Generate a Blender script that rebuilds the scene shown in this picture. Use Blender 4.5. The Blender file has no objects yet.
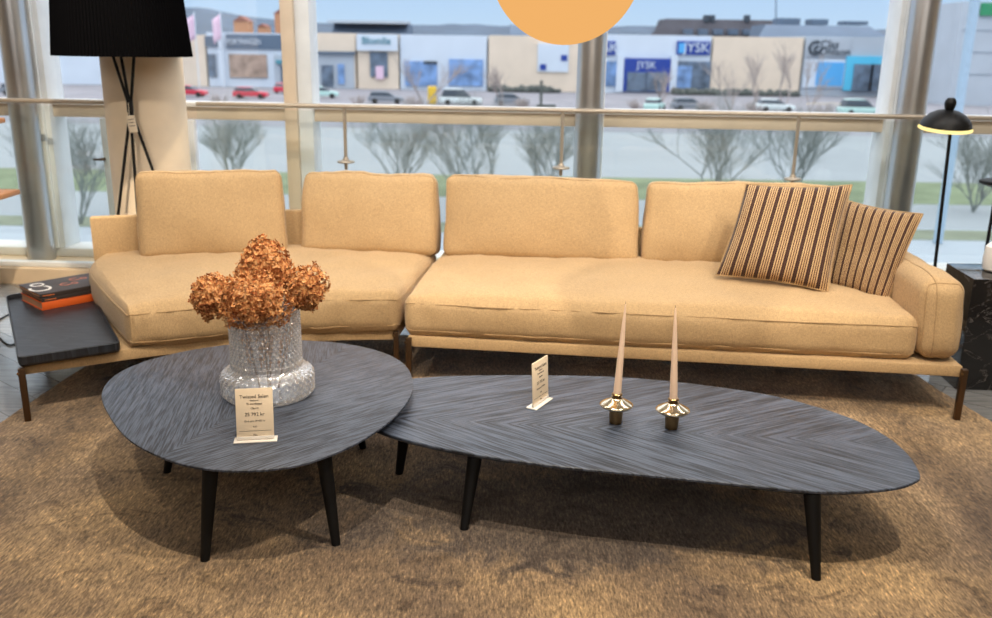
import bpy, bmesh, math, random
from mathutils import Vector, Matrix, noise
random.seed(7)
C = bpy.context.scene.collection
PI = math.pi

# ------------------------------------------------------------------ camera
EYE = Vector((0, 0, 1.55)); FPX = 900.0; TH = math.radians(16.2); ROLL = math.radians(0.9)
_f = Vector((0, math.cos(TH), -math.sin(TH)))
_u0 = Vector((0, math.sin(TH), math.cos(TH))); _r0 = Vector((1, 0, 0))
_r = _r0*math.cos(ROLL) + _u0*math.sin(ROLL); _u = -_r0*math.sin(ROLL) + _u0*math.cos(ROLL)
def _ray(px, py): return _f + _r*((px-496)/FPX) - _u*((py-309)/FPX)
def at(px, py, Y):
    d = _ray(px, py); return EYE + d*(Y/d.y)
def onz(px, py, z):
    d = _ray(px, py); return EYE + d*((z-EYE.z)/d.z)
cam_d = bpy.data.cameras.new('camera'); cam = bpy.data.objects.new('camera', cam_d); C.objects.link(cam)
cam_d.sensor_width = 36; cam_d.lens = FPX/992*36; cam_d.clip_end = 2000
cam.matrix_world = Matrix.Translation(EYE) @ Matrix((_r, _u, -_f)).transposed().to_4x4()
cam_d.dof.use_dof = True; cam_d.dof.focus_distance = 2.9; cam_d.dof.aperture_fstop = 2.7
bpy.context.scene.camera = cam

# ------------------------------------------------------------------ materials
def lin(c):
    return tuple(((v/255)/12.92 if v/255 <= .04045 else ((v/255+.055)/1.055)**2.4) for v in c) + (1,)
class N:
    def __init__(s, name):
        s.m = bpy.data.materials.new(name); s.m.use_nodes = True; s.t = s.m.node_tree; s.t.nodes.clear()
        s.out = s.t.nodes.new('ShaderNodeOutputMaterial')
    def n(s, typ, ins=None, **kw):
        nd = s.t.nodes.new('ShaderNode'+typ)
        for k, v in kw.items(): setattr(nd, k, v)
        for k, v in (ins or {}).items(): s.set(nd.inputs[k], v)
        return nd
    def set(s, sock, v):
        if isinstance(v, bpy.types.NodeSocket): s.t.links.new(v, sock)
        elif isinstance(v, bpy.types.Node): s.t.links.new(v.outputs[0], sock)
        else: sock.default_value = v
    def ramp(s, fac, stops, interp='LINEAR'):
        r = s.n('ValToRGB', {'Fac': fac}); cr = r.color_ramp; cr.interpolation = interp
        cr.elements[1].position = 1.0; cr.elements[1].color = stops[-1][1]
        cr.elements[0].position = stops[0][0]; cr.elements[0].color = stops[0][1]
        for p, c in stops[1:-1]: cr.elements.new(p).color = c
        cr.elements[len(cr.elements)-1].position = stops[-1][0]
        return r
    def coord(s, scale=(1, 1, 1), rot=(0, 0, 0)):
        tc = s.n('TexCoord'); mp = s.n('Mapping', {'Vector': tc.outputs['Object'], 'Scale': scale, 'Rotation': rot}); return mp
    def mix(s, fac, a, b, mode='MIX'):
        m = s.n('Mix', data_type='RGBA', blend_type=mode)
        s.set(m.inputs[0], fac); s.set(m.inputs[6], a); s.set(m.inputs[7], b); return m.outputs[2]
    def math(s, op, a, b=0.0):
        m = s.n('Math', operation=op); s.set(m.inputs[0], a); s.set(m.inputs[1], b); return m.outputs[0]
    def bsdf(s, col, rough=.5, metal=0, spec=.5, bump=None, bs=.3, bd=.01, **kw):
        p = s.n('BsdfPrincipled', {'Base Color': col, 'Roughness': rough, 'Metallic': metal, 'Specular IOR Level': spec})
        for k, v in kw.items(): s.set(p.inputs[k.replace('_', ' ')], v)
        if bump is not None:
            b = s.n('Bump', {'Height': bump, 'Strength': bs, 'Distance': bd}); s.set(p.inputs['Normal'], b)
        s.set(s.out.inputs[0], p.outputs[0]); return s.m
def plain(name, rgb, rough=.5, metal=0, spec=.5, var=.06, vs=6.0, alb=1.0, **kw):
    k = N(name); n = k.n('TexNoise', {'Vector': k.coord(), 'Scale': vs, 'Detail': 3.0})
    c = tuple(x*alb for x in lin(rgb)[:3])+(1,); d = tuple(x*(1-var) for x in c[:3])+(1,); e = tuple(min(1, x*(1+var)) for x in c[:3])+(1,)
    return k.bsdf(k.ramp(n, [(.3, d), (.7, e)]).outputs[0], rough, metal, spec, **kw)
def emis(name, rgb, st):
    k = N(name); e = k.n('Emission', {'Color': lin(rgb), 'Strength': st}); k.set(k.out.inputs[0], e.outputs[0]); return k.m
def glass_pane(name, refl=.05, tint=(1, 1, 1, 1)):
    k = N(name); t = k.n('BsdfTransparent', {'Color': tint}); g = k.n('BsdfGlossy', {'Roughness': .0})
    m = k.n('MixShader', {0: refl, 1: t.outputs[0], 2: g.outputs[0]}); k.set(k.out.inputs[0], m.outputs[0]); return k.m

def fabric(name, rgb):
    k = N(name); v = k.coord()
    n1 = k.n('TexNoise', {'Vector': v, 'Scale': 5.0, 'Detail': 3.0})
    w1 = k.n('TexNoise', {'Vector': k.coord((60, 420, 420)), 'Scale': 1.0, 'Detail': 2.0})
    w2 = k.n('TexNoise', {'Vector': k.coord((420, 60, 90)), 'Scale': 1.0, 'Detail': 2.0})
    w = k.math('ADD', w1.outputs[0], w2.outputs[0])
    c = lin(rgb)
    base = k.ramp(k.math('MULTIPLY', w, .5), [(.32, tuple(x*.74 for x in c[:3])+(1,)), (.5, c), (.66, tuple(min(1, x*1.2) for x in c[:3])+(1,))]).outputs[0]
    big = k.ramp(n1, [(.3, (.93, .93, .93, 1)), (.7, (1, 1, 1, 1))]).outputs[0]
    return k.bsdf(k.mix(1.0, base, big, 'MULTIPLY'), .9, 0, .25, bump=w, bs=.35, bd=.003, Sheen_Weight=.15)

def wood_top(name, ang, axis_rot, dark, light, sa_=9.0, sb_=190.0):
    # fine brushed oak grain laid in two mirrored veneer halves
    k = N(name); tc = k.n('TexCoord'); mp = k.n('Mapping', {'Vector': tc.outputs['Object'], 'Rotation': (0, 0, axis_rot)})
    sx = k.n('SeparateXYZ', {0: mp.outputs[0]})
    v = k.math('ABSOLUTE', sx.outputs[1])
    ca, sa = math.cos(ang), math.sin(ang)
    a = k.math('ADD', k.math('MULTIPLY', sx.outputs[0], ca), k.math('MULTIPLY', v, sa))
    b = k.math('ADD', k.math('MULTIPLY', sx.outputs[0], -sa), k.math('MULTIPLY', v, ca))
    cv = k.n('CombineXYZ', {0: k.math('MULTIPLY', a, sa_), 1: k.math('MULTIPLY', b, sb_), 2: sx.outputs[1]})
    n1 = k.n('TexNoise', {'Vector': cv.outputs[0], 'Scale': 1.0, 'Detail': 4.0, 'Roughness': .65})
    cv2 = k.n('CombineXYZ', {0: k.math('MULTIPLY', a, 1.3), 1: k.math('MULTIPLY', b, 12.0), 2: 0.0})
    n2 = k.n('TexNoise', {'Vector': cv2.outputs[0], 'Scale': 1.0, 'Detail': 2.0})
    f = k.math('ADD', k.math('MULTIPLY', n1.outputs[0], .9), k.math('MULTIPLY', n2.outputs[0], .1))
    col = k.ramp(f, [(.42, lin(dark)), (.58, lin(light))]).outputs[0]
    return k.bsdf(col, .42, 0, .5, bump=n1.outputs[0], bs=.55, bd=.004)

M = {}
M['linen'] = fabric('linen', (190, 160, 119))
M['linen_pipe'] = fabric('linen_pipe', (176, 146, 106))
M['bronze'] = plain('bronze', (92, 70, 50), .38, .8)
M['black_wood'] = plain('black_wood', (8, 8, 9), .55, 0, .3)
M['top_a'] = wood_top('stained_oak_round', math.radians(28), math.radians(-70), (38, 42, 51), (84, 92, 108), 9.0, 170.0)  # blue in the stain colours stands in for window reflection
M['top_b'] = wood_top('stained_oak_long', math.radians(32), math.radians(5), (36, 42, 52), (86, 96, 114), 4.0, 105.0)  # same blue tint, the window's sheen painted into the grain
M['black_metal'] = plain('black_metal', (8, 8, 9), .5, 0, .3)
M['black_matte'] = plain('black_matte', (5, 5, 6), .9, 0, .1)
M['brass'] = plain('brass', (214, 202, 176), .14, 1.0)
M['brass_dark'] = plain('brass_dark', (150, 122, 84), .3, 1.0)
M['candle'] = plain('candle', (242, 212, 186), .5, 0, .4)
M['white'] = plain('white_paint', (232, 230, 226), .5)
M['card'] = plain('card', (242, 222, 192), .7)
M['ink'] = plain('ink', (104, 88, 76), .8)
M['acrylic'] = plain('acrylic', (235, 228, 218), .15, 0, .6)
M['beige_wall'] = plain('beige_wall', (228, 204, 172), .8)
M['pillar'] = plain('pillar', (238, 220, 194), .7)
M['alu'] = plain('aluminium', (222, 226, 228), .5, 0, .4)
M['alu_warm'] = plain('aluminium_warm', (214, 196, 174), .5, 0, .4)  # transom beige, also the warm-lit side of one mullion
M['steel'] = plain('steel', (190, 190, 190), .34, 1.0)
M['rail'] = plain('rail', (176, 164, 148), .4, .5)
M['glass'] = glass_pane('window_glass', .045)
M['bal'] = glass_pane('balustrade_glass', .03, (.96, .985, .98, 1))
M['ceiling'] = plain('ceiling', (225, 214, 198), .9)
M['wall'] = plain('wall', (214, 196, 172), .9)
M['wood'] = plain('wood', (172, 120, 76), .5)
M['globe'] = emis('lit_globe', (246, 182, 108), .88)
M['lamp_in'] = emis('lamp_reflector', (255, 232, 150), 1.3)
M['paper'] = plain('paper', (236, 222, 200), .8)
M['orange'] = plain('orange_cloth', (226, 98, 32), .6)
M['book_dark'] = plain('book_dark', (58, 48, 44), .5)
M['pink_ink'] = plain('pink_ink', (206, 128, 104), .6)
M['white_ink'] = plain('white_ink', (236, 232, 226), .6)
M['orange_ink'] = plain('orange_ink', (222, 120, 60), .6)
M['page'] = plain('page', (196, 150, 120), .8)
M['stem'] = plain('stem', (96, 52, 26), .7)

def mk_floor():
    k = N('floor_planks'); mp = k.coord((1, 1, 1), (0, 0, math.radians(38)))
    br = k.n('TexBrick', {'Vector': mp.outputs[0], 'Color1': (.25, .255, .26, 1), 'Color2': (.19, .195, .20, 1), 'Mortar': (.1, .095, .09, 1),
             'Scale': 1.0, 'Mortar Size': .003, 'Brick Width': 1.6, 'Row Height': .17, 'Bias': 0.0})
    st = k.n('TexNoise', {'Vector': k.coord((3, 40, 3), (0, 0, math.radians(38))), 'Scale': 1.0, 'Detail': 5.0, 'Roughness': .65})
    s = k.ramp(st, [(.3, (.55, .54, .53, 1)), (.55, (1, 1, 1, 1)), (.75, (1.0, 1.0, 1.0, 1))]).outputs[0]
    return k.bsdf(k.mix(1.0, br.outputs[0], s, 'MULTIPLY'), .2, 0, .9, bump=st.outputs[0], bs=.12, bd=.003)
M['floor'] = mk_floor()

def mk_rug():
    k = N('rug_pile')
    big = k.n('TexNoise', {'Vector': k.coord((1, 1, 1)), 'Scale': 1.3, 'Detail': 4.0, 'Roughness': .6})
    mid = k.n('TexNoise', {'Vector': k.coord((1, 1, 1)), 'Scale': 5.0, 'Detail': 6.0, 'Roughness': .7, 'Distortion': 1.2})
    fine = k.n('TexNoise', {'Vector': k.coord((150, 36, 30), (0, 0, math.radians(-8))), 'Scale': 1.0, 'Detail': 4.0, 'Roughness': .75})
    ring = k.n('TexVoronoi', {'Vector': k.mix(.12, k.coord().outputs[0], mid.outputs[1], 'ADD'), 'Scale': 2.1}, feature='F1')
    a = k.ramp(big, [(.36, lin((118, 99, 82))), (.5, lin((150, 126, 98))), (.64, lin((186, 156, 116)))]).outputs[0]
    # worn grey medallion in the middle of the rug
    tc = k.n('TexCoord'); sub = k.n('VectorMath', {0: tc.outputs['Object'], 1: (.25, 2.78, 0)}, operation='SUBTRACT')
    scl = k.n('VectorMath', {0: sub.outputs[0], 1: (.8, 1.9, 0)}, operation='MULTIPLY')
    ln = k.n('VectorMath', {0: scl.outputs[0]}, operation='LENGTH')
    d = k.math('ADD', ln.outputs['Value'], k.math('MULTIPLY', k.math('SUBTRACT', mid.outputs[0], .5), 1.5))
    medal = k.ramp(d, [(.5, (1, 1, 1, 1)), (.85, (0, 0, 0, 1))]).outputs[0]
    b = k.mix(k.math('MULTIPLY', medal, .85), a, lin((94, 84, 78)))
    orn = k.ramp(ring.outputs[0], [(.2, (1, 1, 1, 1)), (.27, (.5, .48, .47, 1)), (.33, (1, 1, 1, 1))]).outputs[0]
    wear = k.ramp(mid, [(.47, (0, 0, 0, 1)), (.62, (1, 1, 1, 1))]).outputs[0]
    c2 = k.mix(wear, b, k.mix(1.0, b, orn, 'MULTIPLY'))
    blot = k.ramp(mid, [(.36, (.55, .53, .53, 1)), (.46, (1, 1, 1, 1))]).outputs[0]
    c3 = k.mix(1.0, c2, blot, 'MULTIPLY')
    px = k.n('SeparateXYZ', {0: tc.outputs['Object']}); axx = k.math('ABSOLUTE', px.outputs[0])
    axx = k.math('ADD', axx, k.math('MULTIPLY', k.math('SUBTRACT', mid.outputs[0], .5), .35))
    band = k.ramp(k.math('MULTIPLY', axx, .4), [(.64, (1, 1, 1, 1)), (.665, (.66, .64, .62, 1)), (.725, (.68, .66, .64, 1)), (.75, (1, 1, 1, 1)), (.80, (1.0, 1, 1, 1))]).outputs[0]
    c3 = k.mix(.85, c3, band, 'MULTIPLY')
    f = k.ramp(fine, [(.36, (.38, .38, .38, 1)), (.5, (.9, .9, .9, 1)), (.59, (1.22, 1.21, 1.17, 1)), (.67, (2.1, 2.05, 1.9, 1))]).outputs[0]
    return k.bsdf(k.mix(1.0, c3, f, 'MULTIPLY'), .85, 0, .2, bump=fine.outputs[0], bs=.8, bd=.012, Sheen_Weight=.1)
M['rug'] = mk_rug()

def mk_stripes():
    k = N('striped_cloth'); uv = k.n('UVMap'); sx = k.n('SeparateXYZ', {0: uv.outputs[0]})
    f = k.math('FRACT', k.math('MULTIPLY', sx.outputs[0], 9.0))
    cream, br, dk, tan = lin((204, 174, 130)), lin((92, 62, 48)), lin((54, 36, 34)), lin((170, 134, 92))
    r = k.ramp(f, [(0, dk), (.12, br), (.17, dk), (.3, cream), (.39, br), (.50, cream), (.58, br), (.69, cream), (.76, br), (.87, cream), (.95, br)], 'CONSTANT')
    w = k.n('TexNoise', {'Vector': k.coord((300, 300, 300)), 'Scale': 1.0})
    return k.bsdf(r.outputs[0], .9, 0, .2, bump=w.outputs[0], bs=.3, bd=.002, Sheen_Weight=.15)
M['stripes'] = mk_stripes()

def mk_marble():
    k = N('black_marble'); n = k.n('TexNoise', {'Vector': k.coord((1, 1, 1.5)), 'Scale': 4.0, 'Detail': 6.0, 'Roughness': .6, 'Distortion': 1.0})
    d = k.math('ABSOLUTE', k.math('SUBTRACT', n.outputs[0], .5))
    c = k.ramp(d, [(0, (.2, .18, .17, 1)), (.0025, (.012, .011, .011, 1)), (1, (.008, .008, .009, 1))]).outputs[0]
    return k.bsdf(c, .12, 0, .6)
M['marble'] = mk_marble()

def mk_vase():
    k = N('pressed_glass')
    t = k.n('BsdfTransparent', {'Color': (.98, .985, .99, 1)})
    d = k.n('BsdfDiffuse', {'Color': (.95, .95, .95, 1)}); tl = k.n('BsdfTranslucent', {'Color': (.95, .95, .95, 1)})
    g = k.n('BsdfGlossy', {'Color': (1, 1, 1, 1), 'Roughness': .12})
    lw = k.n('LayerWeight', {'Blend': .35})
    dd = k.n('MixShader', {0: .45, 1: d.outputs[0], 2: tl.outputs[0]})
    dg = k.n('MixShader', {0: .5, 1: dd.outputs[0], 2: g.outputs[0]})
    fac = k.math('ADD', k.math('MULTIPLY', lw.outputs['Facing'], .75), .24)
    m = k.n('MixShader', {0: fac, 1: t.outputs[0], 2: dg.outputs[0]}); k.set(k.out.inputs[0], m.outputs[0]); return k.m
M['vase'] = mk_vase()

def mk_bloom():
    k = N('dried_petals'); n = k.n('TexNoise', {'Vector': k.coord(), 'Scale': 110.0, 'Detail': 2.0})
    n2 = k.n('TexNoise', {'Vector': k.coord(), 'Scale': 14.0, 'Detail': 2.0})
    f = k.math('ADD', k.math('MULTIPLY', n.outputs[0], .7), k.math('MULTIPLY', n2.outputs[0], .3))
    c = k.ramp(f, [(.33, lin((96, 46, 24))), (.43, lin((166, 98, 58))), (.53, lin((206, 146, 88))), (.6, lin((224, 178, 126))), (.68, lin((184, 122, 104)))]).outputs[0]
    return k.bsdf(c, .8, 0, .2, Subsurface_Weight=0.0)
M['bloom'] = mk_bloom()

def mk_pleat():
    k = N('pleated_black'); return k.bsdf((.0010, .0010, .0014, 1), .9, 0, .03)
M['pleat'] = mk_pleat()
# outdoors
M['asphalt'] = plain('wet_asphalt', (176, 176, 184), .8, vs=.25, var=.14, alb=.55, spec=.2)
M['snow'] = plain('snow', (216, 224, 230), .8, vs=.12, var=.06, alb=.43, spec=.2)
M['grass'] = plain('grass', (150, 164, 132), .9, vs=.5, var=.2, alb=.6, spec=.1)
M['verge'] = plain('verge_grass', (164, 172, 150), .9, vs=.5, var=.25, alb=.6, spec=.1)
M['road'] = plain('road', (200, 210, 220), .7, vs=.2, var=.06, alb=.6, spec=.2)
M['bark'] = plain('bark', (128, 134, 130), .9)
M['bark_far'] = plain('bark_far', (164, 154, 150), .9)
M['hill'] = plain('wooded_hill', (78, 94, 112), .95, vs=.08, var=.25)
M['stone_face'] = plain('beige_cladding', (226, 210, 190), .85, vs=.4, var=.05)
M['white_face'] = plain('white_cladding', (206, 218, 230), .7, vs=.3, var=.04)
M['grey_face'] = plain('grey_cladding', (176, 186, 196), .7, vs=.3, var=.05)
M['slate'] = plain('slate_band', (92, 110, 130), .7, vs=.3)
M['roof_dark'] = plain('roof_dark', (92, 92, 100), .9, alb=.75, spec=.2, vs=.4, var=.15)
M['roof_metal'] = plain('roof_metal', (134, 154, 178), .7, vs=.3, alb=.55, spec=.2)
M['win_dark'] = plain('shop_window', (96, 112, 130), .35, vs=.7, var=.5)
M['win_blue'] = plain('blue_shop_window', (116, 150, 196), .35, vs=.6, var=.45)
M['win_warm'] = plain('warm_shop_window', (160, 138, 124), .35, vs=.6, var=.45)
M['blue'] = plain('sign_blue', (24, 62, 152), .6)
M['cyan'] = plain('cyan_panel', (88, 196, 232), .6)
M['skyblue'] = plain('poster_blue', (84, 172, 232), .6)
M['teal_ink'] = plain('teal_ink', (70, 140, 156), .6)
M['dark_ink'] = plain('dark_ink', (60, 72, 84), .6)
M['tyre'] = plain('tyre', (30, 30, 32), .8)
M['car_glass'] = plain('car_glass', (70, 80, 90), .2)
M['red'] = plain('car_red', (196, 42, 66), .35)
M['car_white'] = plain('car_white', (216, 228, 228), .35)
M['car_teal'] = plain('car_teal', (178, 214, 208), .35)
M['car_grey'] = plain('car_grey', (120, 128, 138), .35)
M['yellow'] = plain('yellow', (222, 184, 52), .6)
M['hedge'] = plain('hedge', (84, 90, 86), .9, vs=2, var=.3)
M['green'] = plain('sign_green', (40, 140, 96), .6)
M['house'] = plain('house_orange', (206, 150, 112), .8)
M['house_roof'] = plain('house_roof', (150, 96, 80), .8)
M['pole'] = plain('pole', (160, 182, 200), .5)
M['flag'] = plain('flag', (226, 196, 216), .8)

# ------------------------------------------------------------------ mesh builder
ALL = []
class MB:
    def __init__(s): s.v = []; s.f = []; s.uv = None
    def add(s, vs, fs):
        o = len(s.v); s.v += [Vector(v) for v in vs]; s.f += [tuple(i+o for i in f) for f in fs]; return s
    def box(s, lo, hi, bev=0, mat=None, seg=2):
        bm = bmesh.new(); bmesh.ops.create_cube(bm, size=1)
        for v in bm.verts: v.co = Vector([(lo[i]+hi[i])/2 + v.co[i]*(hi[i]-lo[i]) for i in range(3)])
        if bev: bmesh.ops.bevel(bm, geom=bm.edges[:], offset=bev, segments=seg, affect='EDGES', profile=.5)
        return s.bm(bm, mat)
    def bm(s, bm, mat=None):
        bm.verts.ensure_lookup_table(); bm.verts.index_update()
        s.add([(mat @ v.co) if mat else v.co.copy() for v in bm.verts], [[v.index for v in f.verts] for f in bm.faces]); bm.free(); return s
    def prism(s, pts, z0, z1, bev=0, mat=None, seg=2):
        bm = bmesh.new(); lo = [bm.verts.new((p[0], p[1], z0)) for p in pts]; f = bm.faces.new(lo)
        r = bmesh.ops.extrude_face_region(bm, geom=[f])
        for e in r['geom']:
            if isinstance(e, bmesh.types.BMVert): e.co.z = z1
        bmesh.ops.recalc_face_normals(bm, faces=bm.faces[:])
        if bev:
            ed = [e for e in bm.edges if abs(e.verts[0].co.z-e.verts[1].co.z) < 1e-6]
            bmesh.ops.bevel(bm, geom=ed, offset=bev, segments=seg, affect='EDGES', profile=.5)
        return s.bm(bm, mat)
    def tube(s, path, r, n=8, closed=False, caps=True):
        path = [Vector(p) for p in path]; m = len(path); R = r if isinstance(r, (list, tuple)) else [r]*m
        vs = []; prev = None
        for i, p in enumerate(path):
            if closed: t = path[(i+1) % m]-path[i-1]
            else: t = path[min(i+1, m-1)]-path[max(i-1, 0)]
            t.normalize()
            if prev is None:
                a = t.orthogonal().normalized()
            else:
                a = prev - t*prev.dot(t)
                a = a.normalized() if a.length > 1e-6 else t.orthogonal().normalized()
            prev = a; b = t.cross(a)
            for j in range(n):
                q = 2*PI*j/n; vs.append(p + (a*math.cos(q)+b*math.sin(q))*R[i])
        fs = []
        for i in range(m if closed else m-1):
            k = (i+1) % m
            for j in range(n): fs.append((i*n+j, i*n+(j+1) % n, k*n+(j+1) % n, k*n+j))
        if caps and not closed: fs += [tuple(range(n))[::-1], tuple((m-1)*n+j for j in range(n))]
        return s.add(vs, fs)
    def lathe(s, prof, n=48, mat=None, disp=None, cap=False):
        vs = []; m = len(prof)
        for i, (r, z) in enumerate(prof):
            for j in range(n):
                q = 2*PI*j/n; rr = r + (disp(q, z, i, j) if disp else 0)
                p = Vector((rr*math.cos(q), rr*math.sin(q), z)); vs.append(mat @ p if mat else p)
        fs = [(i*n+j, i*n+(j+1) % n, (i+1)*n+(j+1) % n, (i+1)*n+j) for i in range(m-1) for j in range(n)]
        if cap: fs += [tuple(range(n))[::-1], tuple((m-1)*n+j for j in range(n))]
        return s.add(vs, fs)
    def build(s, name, mat, parent=None, at=None, ang=35):
        me = bpy.data.meshes.new(name); W = Matrix(parent['_w']) if parent is not None and '_w' in parent else (Matrix.Translation(at) if at else Matrix())
        inv = W.inverted()
        me.from_pydata([inv @ v for v in s.v], [], s.f); me.materials.append(mat); me.update()
        if s.uv:
            l = me.uv_layers.new(name='UVMap')
            for lp in me.loops: l.data[lp.index].uv = s.uv[lp.vertex_index]
        me.polygons.foreach_set('use_smooth', [True]*len(me.polygons)); me.set_sharp_from_angle(angle=math.radians(ang))
        o = bpy.data.objects.new(name, me); C.objects.link(o)
        if parent is not None: o.parent = parent
        elif at: o.location = at
        o['_w'] = [list(r) for r in W]
        ALL.append(o)
        return o
def tag(o, label=None, cat=None, group=None, kind=None):
    if label: o['label'] = label
    if cat: o['category'] = cat
    if group: o['group'] = group
    if kind: o['kind'] = kind
    return o
def thing(name, loc, label, cat, group=None):
    o = bpy.data.objects.new(name, None); C.objects.link(o); o.location = loc; o.empty_display_size = .1
    o['_w'] = [list(r) for r in Matrix.Translation(loc)]; ALL.append(o); return tag(o, label, cat, group)
def struct(name, mb, mat, at=None): return tag(mb.build(name, mat, at=at), kind='structure')
def text(name, body, size, mtx, mat, parent, align='CENTER', ext=.0006, sx=1.0, label=None):
    cu = bpy.data.curves.new(name, 'FONT'); cu.body = body; cu.size = size; cu.align_x = align; cu.align_y = 'CENTER'; cu.extrude = ext; cu.resolution_u = 3
    to = bpy.data.objects.new('tmp', cu); C.objects.link(to)
    dg = bpy.context.evaluated_depsgraph_get(); dg.update(); me = bpy.data.meshes.new_from_object(to.evaluated_get(dg))
    mb = MB(); mb.add([mtx @ Vector((v.co.x*sx, v.co.y, v.co.z)) for v in me.vertices], [tuple(p.vertices) for p in me.polygons])
    bpy.data.objects.remove(to); bpy.data.curves.remove(cu); bpy.data.meshes.remove(me)
    return mb.build(name, mat, parent)
def frame_from(o, x, y):  # matrix with given x and y axes at o
    x = Vector(x).normalized(); y = Vector(y); y = (y - x*y.dot(x)).normalized(); z = x.cross(y)
    m = Matrix((x, y, z)).transposed().to_4x4(); m.translation = o; return m
UP = (0, 0, 1)
def spline(pts, n=8, closed=True):
    P = [Vector(p) for p in pts]; m = len(P); out = []
    for i in range(m if closed else m-1):
        if closed: a, b, c, d = P[i-1], P[i], P[(i+1) % m], P[(i+2) % m]
        else: a, b, c, d = P[max(i-1, 0)], P[i], P[i+1], P[min(i+2, m-1)]
        for k in range(n):
            t = k/n; out.append(.5*((2*b)+(c-a)*t+(2*a-5*b+4*c-d)*t*t+(3*b-a-3*c+d)*t**3))
    if not closed: out.append(P[-1].copy())
    return out

# soft upholstered block. local x in +-W/2, y in +-D/2, z in +-H/2, warp(x,y,z)->world
def axis_samples(L, r, n):
    e = [r*math.tan(a/4*PI/4) for a in range(5)]
    a = [-L/2 + (r - q) for q in reversed(e)]
    inner = [(-L/2+r) + (L-2*r)*i/n for i in range(1, n)]
    return [-L/2] + a[1:] + inner + [-q for q in reversed(a[1:])] + [L/2]
class Soft:
    def __init__(s, W, D, H, r, puff=(0, 0, 0), nz=.004, warp=None, seed=0, nf=5.0, wr=0.0):
        s.W, s.D, s.H, s.r, s.puff, s.nz, s.warp, s.seed, s.nf, s.wr = W, D, H, r, puff, nz, warp, seed, nf, wr
    def pos(s, p):
        L = (s.W, s.D, s.H); q = Vector([max(-L[i]/2+s.r, min(L[i]/2-s.r, p[i])) for i in range(3)])
        d = Vector(p)-q
        out = q + (d.normalized()*s.r if d.length > 1e-9 else d)
        u = [max(-1, min(1, 2*out[i]/L[i])) for i in range(3)]
        for i in range(3):
            j, k = (i+1) % 3, (i+2) % 3
            out[i] += s.puff[i]*u[i]*max(0, 1-u[j]**2)**.6*max(0, 1-u[k]**2)**.6
        sd = Vector((s.seed*3.1, s.seed*1.7, 0))
        nn = noise.fractal(out*s.nf+sd, 1.0, 2.0, 3)
        n2 = noise.noise(Vector((out.x*38, out.y*5, out.z*8))+sd)*s.wr*max(abs(u[1]), abs(u[2]))**3
        dirn = Vector((u[0]**5, u[1]**5, u[2]**5)); dirn = dirn.normalized() if dirn.length > 1e-9 else Vector(UP)
        out += dirn*(nn*s.nz + n2)
        return s.warp(out)
    def mesh(s, n=(20, 14, 6)):
        ax = [axis_samples((s.W, s.D, s.H)[i], s.r, n[i]) for i in range(3)]
        c = [len(a) for a in ax]; idx = {}; mb = MB()
        def vid(i, j, k):
            if (i, j, k) not in idx:
                idx[(i, j, k)] = len(mb.v); mb.v.append(s.pos((ax[0][i], ax[1][j], ax[2][k])))
            return idx[(i, j, k)]
        for a, b, w in ((0, 1, 2), (1, 2, 0), (2, 0, 1)):
            for side in (0, c[w]-1):
                for i in range(c[a]-1):
                    for j in range(c[b]-1):
                        q = []
                        for di, dj in ((0, 0), (1, 0), (1, 1), (0, 1)):
                            t = [0, 0, 0]; t[a] = i+di; t[b] = j+dj; t[w] = side; q.append(vid(*t))
                        mb.f.append(tuple(q if side else q[::-1]))
        return mb
    def loop(s, axis, h, n=24):   # seam loop around `axis` at height h
        o = [i for i in range(3) if i != axis]; L = (s.W, s.D, s.H); pts = []
        a, b = o
        A = axis_samples(L[a], s.r, n); B = axis_samples(L[b], s.r, n//2)
        seq = [(x, -L[b]/2) for x in A[:-1]] + [(L[a]/2, y) for y in B[:-1]] + [(x, L[b]/2) for x in A[::-1][:-1]] + [(-L[a]/2, y) for y in B[::-1][:-1]]
        for x, y in seq:
            p = [0, 0, 0]; p[a] = x; p[b] = y; p[axis] = h; pts.append(s.pos(p))
        return pts
def piping(parent, loops, r=.0035, name='piping'):
    mb = MB()
    for l in loops: mb.tube(l, r, 5, closed=True)
    return mb.build(name, M['linen_pipe'], parent)

# ------------------------------------------------------------------ room shell
WPHI = math.radians(2.3); WPIV = Vector((.6, 5.9, 0))
WROT = Matrix.Translation(WPIV) @ Matrix.Rotation(-WPHI, 4, 'Z') @ Matrix.Translation(-WPIV)
def wx(px, Y0, row=150):   # position along the (turned) window wall
    s_ = at(px, row, 1).x; t_ = math.tan(WPHI); x = s_*(Y0+.6*t_)/(1+s_*t_); return .6+(x-.6)/math.cos(WPHI)
wall_from = len(ALL)

mb = MB(); mb.box((-5.2, -4.2, -.2), (5.2, 6.0, 0)); struct('floor', mb, M['floor'])
mb = MB(); mb.box((-5.2, -4.2, 3.3), (5.2, 6.45, 3.45)); struct('ceiling', mb, M['ceiling'])
mb = MB(); mb.box((-5.2, -4.3, 0), (5.2, -4.2, 3.3)); struct('wall_back', mb, M['wall'])
mb = MB(); mb.box((-5.3, -4.2, 0), (-5.2, 6.2, 3.3)); struct('wall_left', mb, M['wall'])
mb = MB(); mb.box((5.2, -4.2, 0), (5.3, 6.2, 3.3)); struct('wall_right', mb, M['wall'])
wall_from = len(ALL)
mb = MB(); mb.box((-5.2, 5.6, 0), (5.2, 6.2, .105)); struct('baseboard_front', mb, M['beige_wall'])
mb = MB(); mb.box((-5.2, 5.97, .105), (5.2, 6.2, .165), .008); struct('trim_1', mb, M['white'])
zt = at(585, 109, 6.05).z; zb = at(585, 126.5, 6.05).z
mb = MB(); mb.box((-5.2, 6.03, zb), (5.2, 6.17, zt-.03), .006); struct('trim_2', mb, M['alu_warm'])
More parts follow.
